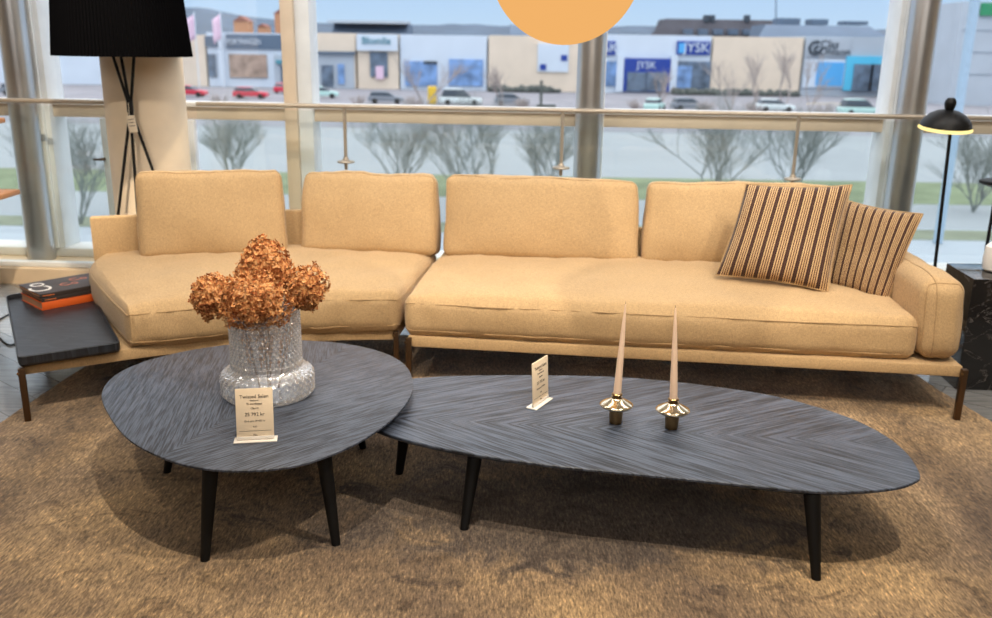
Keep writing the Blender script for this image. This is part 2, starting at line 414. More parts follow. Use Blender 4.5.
mb = MB(); mb.box((-5.2, 6.0, zt-.03), (5.2, 6.17, zt), .006); struct('trim_3', mb, M['white'])
mul = [-4.6, wx(50, 6.05), wx(303, 6.05), .62, wx(887, 6.05), 4.4]
for i, x in enumerate(mul):
    w = (.075, .06, .088, .06, .062, .075)[i]
    mb = MB(); mb.box((x-w, 5.98, .165), (x+w, 6.2, 3.3), .008); mb.box((x-w*.45, 5.95, .165), (x+w*.45, 5.985, 3.3), .006) if i != 2 else None
    struct('trim_%d' % (i+4), mb, M['alu'])
    if i == 2:
        mb = MB(); mb.box((x-w, 5.93, .165), (x-.004, 5.979, 3.25), .006); struct('trim_11', mb, M['alu_warm'])  # warm room light on this mullion face, put into the strip's colour
mb = MB(); mb.box((-5.2, 6.0, 3.2), (5.2, 6.2, 3.3)); struct('trim_10', mb, M['white'])
xs = [-5.2]+mul+[5.2]
for i in range(len(xs)-1):
    a, b = xs[i]+.075, xs[i+1]-.075
    mb = MB(); mb.box((a, 6.10, .165), (b, 6.112, zb)); mb.box((a, 6.10, zt), (b, 6.112, 3.2))
    struct('window_%d' % (i+1), mb, M['glass'])
# opening sashes beside the round pillar
for i, (x, lab) in enumerate(((wx(109, 5.98), 'light metal window sash post left of the round pillar'), (wx(190, 5.98), 'light metal window sash post right of the round pillar'))):
    t = thing('window_sash', (x, 6.0, .165), lab, 'window frame')
    mb = MB(); mb.box((x-.04, 5.96, .165), (x+.04, 6.02, zb), .006); mb.build('sash_post', M['alu'], t)
    mb = MB(); mb.box((x-.055, 5.93, .78), (x-.02, 5.96, .80), .004); mb.box((x-.09, 5.915, .783), (x-.02, 5.93, .797), .003); mb.build('handle', M['bronze'], t)
# steel columns
for i, (x, lab) in enumerate(((wx(27, 5.86), 'round steel column at the left edge in front of the window'), (wx(588, 5.86), 'round steel column in the middle behind the long sofa seat'), (wx(907, 5.86), 'round steel column at right between sofa and small black lamp'))):
    mb = MB(); mb.lathe([(.088, .106), (.088, 3.25)], 40, Matrix.Translation((x, 5.88, 0)), cap=True)
    tag(mb.build('steel_column', M['steel'], at=(x, 5.88, .106)), lab, 'column')
wall_mid = len(ALL)
pc = (at(148, 130, 5.45).x, 5.45)
mb = MB(); mb.lathe([(.228, 0), (.228, 3.3)], 64, Matrix.Translation((pc[0], pc[1], 0)), cap=True)
tag(mb.build('round_pillar', M['pillar'], at=(pc[0], pc[1], 0)), 'thick cream white round pillar behind the black floor lamp', 'pillar')
# handrail with glass balustrade
rail_from = len(ALL)
YR = 5.68
t = thing('balustrade', (0, YR, 0), 'glass balustrade with thin metal handrail along the window', 'railing')
zr = at(585, 111, YR).z
for a, b in ((-5.1, pc[0]-.25), (pc[0]+.2, 5.1)):
    mb = MB(); mb.tube([(a, YR, zr), (b, YR, zr)], .0145, 12); mb.build('handrail', M['rail'], t)
    mb = MB(); mb.box((a, YR-.006, .135), (b, YR+.006, zr-.03)); mb.build('glass_panel', M['bal'], t)
    mb = MB(); mb.box((a, YR-.03, .106), (b, YR+.03, .14), .004); mb.build('floor_channel', M['alu'], t)
for px, py in ((347, 163), (563, 168), (797, 178)):
    p = at(px, py, YR); p.x = wx(px, YR)
    mb = MB(); mb.tube([(p.x, YR, p.z), (p.x, YR, zr)], .011, 10); po = mb.build('post', M['rail'], t)
    mb = MB(); mb.lathe([(.014, .03), (.02, .012), (.052, .006), (.055, 0), (.052, -.006), (.012, -.01), (.01, -.05)], 24, Matrix.Translation((p.x, YR, p.z)), cap=True)
    mb.build('clamp', M['rail'], po)

for o in ALL[wall_from:wall_mid]+ALL[rail_from:]:
    if o.parent is None: o.matrix_basis = WROT @ o.matrix_basis
# ------------------------------------------------------------------ rug
pts = [(-2.42, .9), (-2.07, 3.5), (-2.03, 4.1), (-1.98, 4.75), (2.04, 4.75), (2.13, 4.0), (2.2, 3.5), (2.42, .9)]
sp = []
for i in range(len(pts)):
    a, b = Vector(pts[i]), Vector(pts[(i+1) % len(pts)]); n = 30
    for k in range(n):
        p = a.lerp(b, k/n); sp.append((p.x+.010*noise.noise((p.x*6, p.y*6, 0)), p.y+.010*noise.noise((p.x*6, p.y*6, 5))))
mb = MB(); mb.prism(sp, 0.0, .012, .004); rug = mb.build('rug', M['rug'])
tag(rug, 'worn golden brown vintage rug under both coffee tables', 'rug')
RZ = .012

# ------------------------------------------------------------------ coffee tables
def coffee_table(name, label, rim, ztop, legs, mat, cen):
    t = thing(name, (cen[0], cen[1], RZ), label, 'coffee table', None)
    o = spline(rim, 8); o = [(p.x, p.y) for p in o]
    # thin top with an undercut edge
    n = len(o); cx = sum(p[0] for p in o)/n; cy = sum(p[1] for p in o)/n
    vs = []; fs = []
    rings = [(0, ztop-.024, -.035), (0, ztop-.008, 0), (0, ztop-.002, 0), (0, ztop, -.003)]
    for _, z, d in rings:
        for (x, y) in o:
            v = Vector((x-cx, y-cy)); l = v.length; v *= (l+d)/l; vs.append((cx+v.x, cy+v.y, z))
    for i in range(3):
        for j in range(n): fs.append((i*n+j, i*n+(j+1) % n, (i+1)*n+(j+1) % n, (i+1)*n+j))
    fs.append(tuple(range(n))[::-1]); fs.append(tuple(3*n+j for j in range(n)))
    MB().add(vs, fs).build('tabletop', mat, t)
    for (bx, by, tx, ty) in legs:
        bx *= .9923; by *= .9923
        mb = MB(); mb.tube([(tx, ty, ztop-.02), (bx, by, RZ)], [.026, .0145], 20)
        for v in mb.v[20:]: v.z = RZ
        mb.build('leg', M['black_wood'], t)
    return t
ZA, ZB = .33, .275
rimA = [(102, 392), (107, 411), (128, 438), (165, 458), (205, 468), (250, 470), (300, 464), (350, 446), (388, 422), (408, 400), (413, 384), (407, 367), (388, 354), (355, 345), (320, 341), (280, 340), (240, 343), (190, 350), (145, 361), (115, 375)]
rA = [tuple(onz(x, y, ZA).xy) for x, y in rimA]
coffee_table('coffee_table', 'round black oak coffee table holding the glass vase', rA, ZA,
    [(-.896, 2.476, -.872, 2.53), (-.505, 2.58, -.545, 2.63), (-1.226, 3.071, -1.15, 3.06), (-.525, 3.31, -.57, 3.25)], M['top_a'], (-.85, 2.98))
rimB = [(920, 474), (914, 482), (895, 488), (860, 491), (812, 491), (740, 484), (640, 474), (560, 466), (480, 455), (420, 443), (375, 430), (352, 415), (356, 398), (385, 383), (430, 377), (500, 375), (600, 376), (660, 380), (720, 387), (780, 397), (840, 414), (880, 432), (906, 452)]
rB = [tuple(onz(x, y, ZB).xy) for x, y in rimB]
coffee_table('coffee_table', 'long oval black oak coffee table holding the two candles', rB, ZB,
    [(-.095, 2.69, -.06, 2.76), (.995, 2.425, .975, 2.49), (-.356, 3.09, -.32, 3.06), (.966, 3.015, .94, 2.96)], M['top_b'], (.5, 2.9))

# ------------------------------------------------------------------ sofa
sofa = thing('sofa', (0, 4.3, RZ), 'long curved beige linen sofa facing the black coffee tables', 'sofa')
ZF0, ZF1 = .197, .25
arc = [(-1.985, 3.545), (-1.95, 3.562), (-1.721, 3.695), (-1.467, 3.83), (-1.141, 3.965), (-.788, 4.06), (-.47, 4.1)]
arc = [(p.x, p.y) for p in spline([(x, y, 0) for x, y in arc], 5, closed=False)]
plL = arc + [(-.38, 5.06), (-1.2, 5.09), (-2.2, 4.88), (-2.42, 4.36)]
mb = MB(); mb.prism(plL, ZF0, ZF1, .008); mb.build('platform', M['linen'], sofa)
plR = [(-.41, 4.0), (2.035, 3.70), (2.155, 4.78), (-.30, 5.05)]
mb = MB(); mb.prism(plR, ZF0, ZF1, .008); mb.build('platform', M['linen'], sofa)
def sleg(x, y, dx, dy, z=RZ):
    mb = MB(); m = frame_from((x, y, 0), (dx, dy, 0), UP)
    mm = Matrix.Translation((x, y, 0)) @ Matrix.Rotation(math.atan2(dy, dx), 4, 'Z')
    mb.box((-.013, -.014, z), (.013, .014, ZF1-.004), .003, mm); o = mb.build('leg', M['bronze'], sofa)
    mb = MB(); mb.tube([mm @ Vector((-.012, -.016, ZF0+.03)), mm @ Vector((-.012, -.012, ZF0+.03))], .006, 8); mb.build('bolt', M['brass_dark'], o)
for a in ((-1.962, 3.50, .9, .4), (-.475, 4.085, .99, .1), (-.405, 3.985, .99, -.1), (2.03, 3.672, .99, -.12), (2.15, 4.74, .99, -.1, 0), (-.33, 5.03, 1, 0, 0), (-.4, 5.05, 1, 0, 0), (-2.34, 4.42, .7, .7, 0)):
    sleg(*a)
# seats
def coons(front, right, back, left):
    def ev(c, t):
        f = t*(len(c)-1); i = min(int(f), len(c)-2); return c[i].lerp(c[i+1], f-i)
    def S(u, v):
        u = min(1, max(0, u)); v = min(1, max(0, v))
        f, b, l, r = ev(front, u), ev(back, u), ev(left, v), ev(right, v)
        bl = front[0]*(1-u)*(1-v)+front[-1]*u*(1-v)+back[0]*(1-u)*v+back[-1]*u*v
        return f*(1-v)+b*v+l*(1-u)+r*u-bl
    return S
def crv(*p, n=10): return spline([Vector((a, b, 0)) for a, b in p], n, closed=False)
SH = .19; SZ = ZF1 + SH/2 + .004
def seat(S, W, D, seed, n, crown=.03):
    def warp(p):
        u, v = p.x/W+.5, p.y/D+.5
        eu = max(0, u-1)*W + min(0, u)*W; ev_ = max(0, v-1)*D + min(0, v)*D
        q = S(u, v)
        du = (S(1, v)-S(0, v)).normalized(); dv = (S(u, 1)-S(u, 0)).normalized()
        q = q + du*eu + dv*ev_
        return Vector((q.x, q.y, SZ + p.z))
    s = Soft(W, D, SH, .055, (.012, .028, crown), .010, warp, seed, 3.0, .010)
    o = s.mesh(n).build('seat_cushion', M['linen'], sofa)
    piping(o, [s.loop(2, .062), s.loop(2, -.072)])
    return o
SL = coons(crv((-1.6, 3.735), (-1.45, 3.81), (-1.141, 3.945), (-.85, 4.02), (-.462, 4.06)), crv((-.462, 4.06), (-.40, 4.5), (-.34, 5.02)),
           crv((-2.12, 4.86), (-1.5, 5.0), (-.9, 5.05), (-.34, 5.02)), crv((-1.6, 3.735), (-1.86, 4.12), (-2.1, 4.52), (-2.12, 4.86)))
seat(SL, 1.4, 1.05, 1, (34, 24, 4), .040)
SR = coons(crv((-.425, 4.0), (1.85, 3.75)), crv((1.85, 3.75), (1.95, 4.74)), crv((-.31, 5.0), (1.95, 4.74)), crv((-.425, 4.0), (-.31, 5.0)))
seat(SR, 2.28, 1.0, 2, (54, 22, 4), .040)
# back cushions
def back_cushion(a, b, zb, ht, tilt, seed, top_in=(0, 0), th=.19):
    a = Vector((a[0], a[1], 0)); b = Vector((b[0], b[1], 0)); W = (b-a).length; x = (b-a).normalized(); y = Vector((-x.y, x.x, 0))
    ct, st = math.cos(tilt), math.sin(tilt); zax = Vector((0, 0, ct)) + y*st; yax = y*ct - Vector((0, 0, st))
    o = (a+b)/2 + Vector((0, 0, zb))
    def warp(p):
        h = (p.z/ht+.5); tt = 1-.25*h
        px = p.x + (top_in[0]*(.5-p.x/W) - top_in[1]*(.5+p.x/W))*h
        return o + x*px + yax*((p.y+th/2)*tt) + zax*(p.z+ht/2)
    s = Soft(W, th, ht, .042, (.008, .045, .012), .013, warp, seed, 3.2, .005)
    ob = s.mesh((18, 3, 12)).build('back_cushion', M['linen'], sofa)
    piping(ob, [s.loop(1, -th/2+.012), s.loop(1, th/2-.012)], .003)
T = math.radians(9)
back_cushion((-1.875, 4.60), (-1.14, 4.79), .45, .455, T, 3, (.012, .016))
back_cushion((-1.09, 4.86), (-.335, 4.80), .45, .435, T, 4, (.02, .012))
back_cushion((-.295, 4.80), (.755, 4.69), .45, .44, T, 5, (.01, .02))
back_cushion((.77, 4.69), (1.86, 4.57), .45, .44, T, 6, (.02, .05))
# low back panels
def panel(path, z0, z1, th=.05, name='back_panel'):
    P = [Vector((x, y, 0)) for x, y in path]; out = []; inn = []
    for i, p in enumerate(P):
        t = (P[min(i+1, len(P)-1)]-P[max(i-1, 0)]).normalized(); nrm = Vector((-t.y, t.x, 0)); out.append(p+nrm*th/2); inn.append(p-nrm*th/2)
    poly = [(p.x, p.y) for p in inn] + [(p.x, p.y) for p in reversed(out)]
    mb = MB(); mb.prism(poly, z0, z1, .012, seg=3); return mb.build(name, M['linen'], sofa)
panel([(-2.165, 4.72), (-1.9, 4.81), (-1.55, 4.93), (-1.2, 5.02), (-.85, 5.06), (-.55, 5.08), (-.40, 5.08)], ZF1, .655)
panel([(-.27, 5.06), (2.0, 4.82), (2.14, 4.80)], ZF1, .60)
panel([(2.11, 4.76), (2.01, 3.92)], ZF1, .56, .045, 'arm_panel')
# arm bolster
ax = Vector((.108, .994, 0)); xx = Vector((.994, -.108, 0))
def warp(p):
    h = p.z/.35+.5; o = Vector((1.845, 3.735, 0)) + xx*(.088 + p.x - .02*(h-.5)) + ax*(p.y+.41)
    return Vector((o.x, o.y, ZF1+.004 + .18 + p.z - .02*(p.y/.82)))
s = Soft(.17, .82, .35, .06, (.018, .025, .02), .011, warp, 9, 4.0, .004)
o = s.mesh((5, 16, 8)).build('arm_cushion', M['linen'], sofa)
piping(o, [s.loop(1, -.41+.012), s.loop(0, -.04)], .003)

# striped scatter pillows
def pillow(cs, th, label, seed, n=26):
    c00, c10, c11, c01 = [Vector(c) for c in cs]   # bottom left, bottom right, top right, top left
    nrm = (c10-c00).cross(c01-c00).normalized(); mb = MB(); uv = []
    def P(u, v, s):
        a, b = 2*u-1, 2*v-1
        k = .06*(1-a*a)*abs(b)**2; k2 = .05*(1-b*b)*abs(a)**2
        vv = .5+(b*(1-k))/2; uu = .5+(a*(1-k2))/2
        p = c00*(1-uu)*(1-vv)+c10*uu*(1-vv)+c11*uu*vv+c01*(1-uu)*vv
        h = th/2*(max(0, 1-a**4)*max(0, 1-b**4))**.55
        h += .012*noise.noise((u*5+seed, v*4, s*3))*min(1, h/(th/4))
        return p + nrm*(s*h)
    ids = {}
    for s in (1, -1):
        for i in range(n+1):
            for j in range(n+1):
                if s == -1 and (i in (0, n) or j in (0, n)): ids[(i, j, s)] = ids[(i, j, 1)]; continue
                ids[(i, j, s)] = len(mb.v); mb.v.append(P(i/n, j/n, s)); uv.append((i/n, j/n))
        for i in range(n):
            for j in range(n):
                q = [ids[(i, j, s)], ids[(i+1, j, s)], ids[(i+1, j+1, s)], ids[(i, j+1, s)]]
                mb.f.append(tuple(q if s == 1 else q[::-1]))
    mb.uv = uv
    base = (c00+c10)/2
    o = mb.build('scatter_pillow', M['stripes'], at=tuple(base), ang=60)
    e = MB(); e.tube([P(i/n, 0, 1) for i in range(n)]+[P(1, j/n, 1) for j in range(n)]+[P(1-i/n, 1, 1) for i in range(n)]+[P(0, 1-j/n, 1) for j in range(n)], .004, 5, closed=True)
    e.build('edge_seam', M['linen_pipe'], o)
    return tag(o, label, 'pillow', 'striped pillows on the sofa')
pillow([at(716, 275, 4.24), at(828, 292, 4.08), at(852, 185, 4.26), at(746, 184, 4.40)], .15, 'left striped pillow, the larger one leaning on the back cushion', 1)
pillow([at(824, 284, 4.28), at(886, 306, 4.10), at(923, 214, 4.15), at(842, 199, 4.42)], .12, 'right striped pillow with raised corner tucked beside the sofa arm', 2)

# ------------------------------------------------------------------ tray at the left end
ZT = ZF1
tr = thing('side_tray', (-2.07, 4.12, ZT), 'black wooden tray table on the left end of the sofa', 'tray')
FL, FR, BR, BL = Vector((-1.965, 3.49)), Vector((-1.628, 3.705)), Vector((-2.235, 4.74)), Vector((-2.51, 4.43))
def rounded(poly, r, n=5):
    out = []
    for i, p in enumerate(poly):
        a = (poly[i-1]-p).normalized(); b = (poly[(i+1) % len(poly)]-p).normalized()
        p0, p1 = p+a*r, p+b*r
        for k in range(n+1):
            t = k/n; out.append(p0*(1-t)**2+p*2*t*(1-t)+p1*t*t)
    return out
outer = rounded([FL, FR, BR, BL], .03); cen = (FL+FR+BR+BL)/4
def shrink(pl, d): return [p+(cen-p).normalized()*d for p in pl]
i0 = shrink(outer, .012); i1 = shrink(outer, .02); n = len(outer)
vs = [(p.x, p.y, ZT) for p in shrink(outer, .01)]+[(p.x, p.y, ZT+.012) for p in outer]+[(p.x, p.y, ZT+.044) for p in outer]+[(p.x, p.y, ZT+.046) for p in shrink(outer, .003)]+[(p.x, p.y, ZT+.046) for p in i0]+[(p.x, p.y, ZT+.024) for p in i1]
fs = [(k*n+j, k*n+(j+1) % n, (k+1)*n+(j+1) % n, (k+1)*n+j) for k in range(5) for j in range(n)]+[tuple(range(n))[::-1], tuple(5*n+j for j in range(n))]
def mk_tray():
    k = N('black_ash'); mp = k.coord((1, 1, 1), (0, 0, math.radians(-60)))
    n1 = k.n('TexNoise', {'Vector': k.coord((2.2, 11, 1), (0, 0, math.radians(-60))), 'Scale': 1.0, 'Detail': 1.5, 'Distortion': .5})
    rings = k.math('FRACT', k.math('MULTIPLY', n1.outputs[0], 11.0))
    n2 = k.n('TexNoise', {'Vector': k.coord((8, 140, 1), (0, 0, math.radians(-60))), 'Scale': 1.0, 'Detail': 3.0})
    f = k.math('ADD', k.math('MULTIPLY', rings, .35), k.math('MULTIPLY', n2.outputs[0], .65))
    return k.bsdf(k.ramp(f, [(.25, lin((20, 21, 24))), (.5, lin((29, 31, 36))), (.75, lin((52, 56, 64)))]).outputs[0], .4, 0, .5, bump=f, bs=.12, bd=.003)
M['tray'] = mk_tray()
o = MB().add(vs[:n*6], fs).build('tray_body', M['tray'], tr)
# books on the tray
def book(c, ux, L, Dp, z0, h, mat, label, spine_marks=False, cover=None):
    ux = Vector((ux[0], ux[1], 0)).normalized(); uy = Vector((-ux.y, ux.x, 0)); base = Vector((c[0], c[1], z0))
    m = frame_from(base, ux, uy)
    t = thing('book', tuple(base), label, 'book', 'books stacked on the tray')
    mb = MB()
    mb.box((-L/2, -Dp/2, h-.0035), (L/2, Dp/2, h), .001, m); mb.box((-L/2, -Dp/2, 0), (L/2, Dp/2, .0035), .001, m); mb.box((-L/2, -Dp/2, 0), (L/2, -Dp/2+.004, h), .0015, m)
    mb.build('cover', mat, t)
    mb = MB(); mb.box((-L/2+.004, -Dp/2+.004, .0035), (L/2-.004, Dp/2-.004, h-.0035), 0, m); mb.build('page_block', M['page'], t)
    if spine_marks:
        for x0, x1 in ((-L/2+.012, -L/2+.068), (L/2-.055, L/2-.012)):
            mb = MB(); mb.box((x0, -Dp/2-.0006, h*.4), (x1, -Dp/2+.0002, h*.56), 0, m); mb.build('spine_title', M['orange_ink'], t)
    if cover:
        for tx, s, x, y, rot, mt, nm in cover:
            mm = m @ Matrix.Translation((x, y, h+.0004)) @ Matrix.Rotation(rot, 4, 'Z')
            text(nm, tx, s, mm, mt, t)
    return t
zt_ = ZT+.0245
bd = (Vector(onz(95, 297, .29).xy)-Vector(onz(20, 311, .29).xy)).normalized()
bc = Vector((-2.205, 4.455))
book(bc, bd, .355, .265, zt_, .040, M['orange'], 'thick orange book at the bottom of the stack on the tray')
book(bc+bd*.004, bd, .355, .265, zt_+.0405, .021, M['book_dark'], 'middle dark brown book between the orange book and the top one', True)
book(bc+bd*-.004, bd, .355, .265, zt_+.062, .021, M['book_dark'], 'top dark brown book with big white and pink cover letters', True,
     [('Co', .15, -.125, .01, PI/2, M['white_ink'], 'cover_title'), ('Co', .075, .01, -.02, 0, M['pink_ink'], 'cover_title'), ('Co', .075, .085, .05, 0, M['pink_ink'], 'cover_title')])
# black cable at the left
mb = MB(); mb.tube(spline([at(-40, 366, 4.2).xy.to_3d()*0+onz(-30, 385, .008), onz(0, 367, .008), onz(20, 376, .008), onz(45, 372, .008)][:0] + [onz(60, 345, .006), onz(25, 341, .006), onz(10, 345, .006), onz(0, 338, .006), onz(-8, 328, .006), onz(2, 318, .006), onz(14, 314, .006), onz(40, 316, .006)], 8, closed=False), .005, 6)
tag(mb.build('cable', M['black_metal'], at=tuple(onz(10, 345, 0))), 'thin black cable looped on the grey floor behind the tray', 'cable')

# ------------------------------------------------------------------ vase and hydrangeas
VX, VY = -.823, 3.06
vase = thing('vase', (VX, VY, ZA), 'clear pressed glass vase with wide foot on the round table', 'vase')
prof = [(.02, .002), (.10, .002), (.155, .003), (.163, .012)]
prof += [(.165, z) for z in (.02, .028, .036, .044, .052, .06, .068, .076)]
prof += [(.163, .083), (.155, .09), (.148, .0925), (.141, .096), (.135, .101), (.13, .108), (.1265, .117), (.1245, .128)]
prof += [(.1235, .128+.0037*i) for i in range(1, 63)]
prof = [(r, z) for r, z in prof]
def hob(q, z, i, j):
    if i < 4: return 0
    rw = math.floor(z/.0135); fz = z/.0135-rw
    return .0085*(abs(math.cos(18*q + (PI/2 if rw % 2 else 0) + z*14))**1.5*math.sin(PI*fz)**.8 - .5) * (1 if i < len(prof)-1 else .1)
inner = [(r-.008, max(z, .012)) for r, z in reversed(prof) if z > .009]
inner = [(.1175, prof[-1][1])] + [(min(r, .1175 if z > .11 else .14), z) for r, z in inner if z < prof[-1][1]-.002] + [(.02, .0121)]
mb = MB(); mb.lathe(prof, 288, Matrix.Translation((VX, VY, ZA)), hob)
nv = 288; a0 = len(mb.v)
mb.lathe(inner, 288, Matrix.Translation((VX, VY, ZA)))
k0 = (len(prof)-1)*nv
mb.f += [(k0+j, k0+(j+1) % nv, a0+(j+1) % nv, a0+j) for j in range(nv)]
e0 = a0+(len(inner)-1)*nv
mb.f += [tuple(range(nv))[::-1], tuple(e0+j for j in range(nv))]
mb.build('glass_body', M['vase'], vase, ang=60)
def bloom(c, rad, nfl, label, seed, foot, taper=.2):
    random.seed(seed); c = Vector(c); t = thing('dried_hydrangea', tuple(Vector((foot[0], foot[1], ZA+.014))), label, 'flower', 'dried hydrangeas in the vase')
    mb = MB(); ga = PI*(3-5**.5)
    for i in range(nfl):
        z = 1-2*(i+.5)/nfl; q = i*ga; rr = math.sqrt(1-z*z); d = Vector((rr*math.cos(q), rr*math.sin(q), z))
        lump = 1+.26*noise.noise(d*2.1+Vector((seed, 0, 0)))+.12*noise.noise(d*5+Vector((seed, 0, 0)))+random.uniform(-.12, .05)
        cn = 1-taper*d.z; p = c+Vector((d.x*rad[0]*cn, d.y*rad[1]*cn, d.z*rad[2]))*lump
        nr = (d+Vector([random.uniform(-.9, .9) for _ in range(3)])).normalized(); a = nr.orthogonal().normalized(); b = nr.cross(a)
        s = random.uniform(.007, .0115); th0 = random.uniform(0, PI)
        for kk in range(4):
            q2 = th0+kk*PI/2; u = a*math.cos(q2)+b*math.sin(q2); w = nr.cross(u); cup = nr*random.uniform(-.1, .6)*s
            o = len(mb.v); mb.v += [p, p+u*s*.6-w*s*.48+cup*.4, p+u*s*1.15+cup, p+u*s*.6+w*s*.48+cup*.4]; mb.f.append((o, o+1, o+2, o+3))
    core = MB(); core.lathe([(max(.0005, math.sin(a/12*PI))*.78, -math.cos(a/12*PI)*.78) for a in range(13)], 20)
    for v in core.v: v.x = v.x*rad[0]+c.x; v.y = v.y*rad[1]+c.y; v.z = v.z*rad[2]+c.z
    mb.add(core.v, core.f)
    mb.build('flower_head', M['bloom'], t)
    st = MB(); ft = Vector((foot[0], foot[1], ZA+.016)); rim = Vector((VX+(c.x-VX)*.62, VY+(c.y-VY)*.62, min(c.z-.02, ZA+.34)))
    if (rim.xy-Vector((VX, VY))).length > .095:
        v = (rim.xy-Vector((VX, VY))).normalized()*.095; rim.x = VX+v.x; rim.y = VY+v.y
    st.tube(spline([ft, ft.lerp(rim, .55)+Vector((.006, 0, 0)), rim, c], 6, closed=False), .0035, 7)
    st.build('stem', M['stem'], t)
    lf = MB()      # dried leaves and loose florets hanging inside the glass
    for k in range(48):
        f = random.uniform(.35, .95); p = ft.lerp(rim, f); p = p+Vector((random.uniform(-.018, .018), random.uniform(-.018, .018), 0))
        l = random.uniform(.018, .04); w = random.uniform(.003, .008); q = random.uniform(0, 2*PI); u = Vector((math.cos(q)*w, math.sin(q)*w, 0))
        o = len(lf.v); lf.v += [p, p-u-Vector((0, 0, l*.5)), p-Vector((0, 0, l))+u*.5, p+u-Vector((0, 0, l*.5))]; lf.f.append((o, o+1, o+2, o+3))
    lf.build('dry_leaves', M['bloom'], t)
    return t
bloom(at(254, 300, 2.97), (.122, .10, .092), 900, 'front middle rust orange hydrangea head, the largest, over the vase rim', 1, (VX+.01, VY-.03), .12)
bloom(at(265, 269, 3.06), (.098, .09, .102), 800, 'topmost rust orange hydrangea head rising above the others', 2, (VX+.0, VY+.03), .34)
bloom(at(211, 297, 3.04), (.066, .07, .076), 520, 'left rust orange hydrangea head hanging over the vase side', 3, (VX-.03, VY), -.1)
bloom(at(306, 289, 3.05), (.066, .066, .078), 520, 'right rust orange hydrangea head leaning towards the candles', 4, (VX+.035, VY+.01), -.35)
random.seed(11)

# ------------------------------------------------------------------ price signs
def price_sign(base, ux, w, h, lean, label, lines, z, fw):
    ux = Vector((ux[0], ux[1], 0)).normalized(); back = Vector((-ux.y, ux.x, 0)); upv = Vector((0, 0, math.cos(lean)))+back*math.sin(lean)
    b = Vector((base[0], base[1], z)); t = thing('price_sign', tuple(b), label, 'price sign')
    m0 = frame_from(b, ux, back); m = frame_from(b+Vector((0, 0, .006)), ux, upv)
    mb = MB(); mb.box((-fw/2, -.018, 0), (fw/2, .026, .004), .001, m0); mb.box((-w/2, -.001, -.006), (w/2, .010, .003), .001, m); mb.build('stand', M['acrylic'], t)
    mb = MB(); mb.box((-w/2, 0, -.0022), (w/2, h, .0022), .0008, m); cd = mb.build('card', M['card'], t)
    lo = MB(); lo.box((-w/2+.008, .026*h/.16, .0023), (w/2-.008, .027*h/.16, .0028), 0, m)
    lo.build('rule_line', M['ink'], cd)
    for tx, s, y in lines:
        text('lettering', tx, s*h, m @ Matrix.Translation((0, y*h, .0028)), M['ink'], cd, ext=.0003)
L = [('Twisted Salen', .098, .84), ('Matbord', .045, .765), ('Ek svartbetsad', .05, .70), ('120x110', .045, .61), ('25 792 kr', .095, .49), ('Ord. pris 29 900 kr', .05, .36), ('BxD', .04, .25), ('Mio', .05, .085)]
price_sign((-.762, 2.645), (1, .17), .116, .164, math.radians(12), 'cream price sign in front of the vase on the round table', L, ZA, .135)
price_sign((.172, 3.13), (.5, .87), .122, .168, math.radians(3), 'cream price sign beside the candles on the long table', L, ZB, .135)

# ------------------------------------------------------------------ candles
def candle_holder(x, y, label, lean, clabel):
    t = thing('candle_holder', (x, y, ZB), label, 'candle holder', 'brass candle holders on the long table'); T_ = Matrix.Translation((x, y, ZB))
    mb = MB(); mb.lathe([(.002, 0), (.022, 0), (.0225, .003), (.0245, .04), (.026, .05)], 36, T_, cap=True); mb.build('foot', M['brass_dark'], t)
    mb = MB(); mb.lathe([(.024, .05), (.04, .054), (.053, .061), (.0585, .0665), (.0595, .069), (.0585, .071), (.052, .0755), (.04, .082), (.028, .0885), (.02, .0935), (.018, .0965), (.002, .097)], 64, T_, cap=True); mb.build('saucer', M['brass'], t)
    mb = MB()
    mb.lathe([(.019, .094), (.0195, .099), (.0145, .099), (.014, .104), (.019, .105), (.0195, .109), (.0165, .112), (.0145, .112), (.0145, .102), (.002, .1)], 40, T_, cap=True); mb.build('cup', M['brass_dark'], t)
    c = thing('taper_candle', (x, y, ZB+.1025), clabel, 'candle', 'taper candles in brass holders')
    b = Vector((x, y, ZB+.1035)); tip = b+Vector((lean[0], lean[1], .335))
    mb = MB(); mb.tube([b.lerp(tip, f) for f in (0, .1, .3, .5, .7, .85, .96, 1)], [.0138, .0136, .0122, .0102, .0078, .0054, .003, .0016], 24); mb.build('wax', M['candle'], c)
    mb = MB(); mb.tube([tip-(tip-b).normalized()*.002, tip+(tip-b).normalized()*.009], .0008, 6); mb.build('wick', M['ink'], c)
pa, pb = onz(616, 424, ZB), onz(672, 429, ZB)
candle_holder(pa.x, pa.y+.015, 'left brass candle holder, farther from the right tip of the table', (at(626, 303, 2.95).x-at(617, 400, 2.95).x, .0), 'left pale pink taper candle standing in the left holder')
candle_holder(pb.x, pb.y+.012, 'right brass candle holder, nearer the right tip of the table', (at(673, 310, 2.95).x-at(670.5, 408, 2.95).x, .0), 'right pale pink taper candle standing in the right holder')

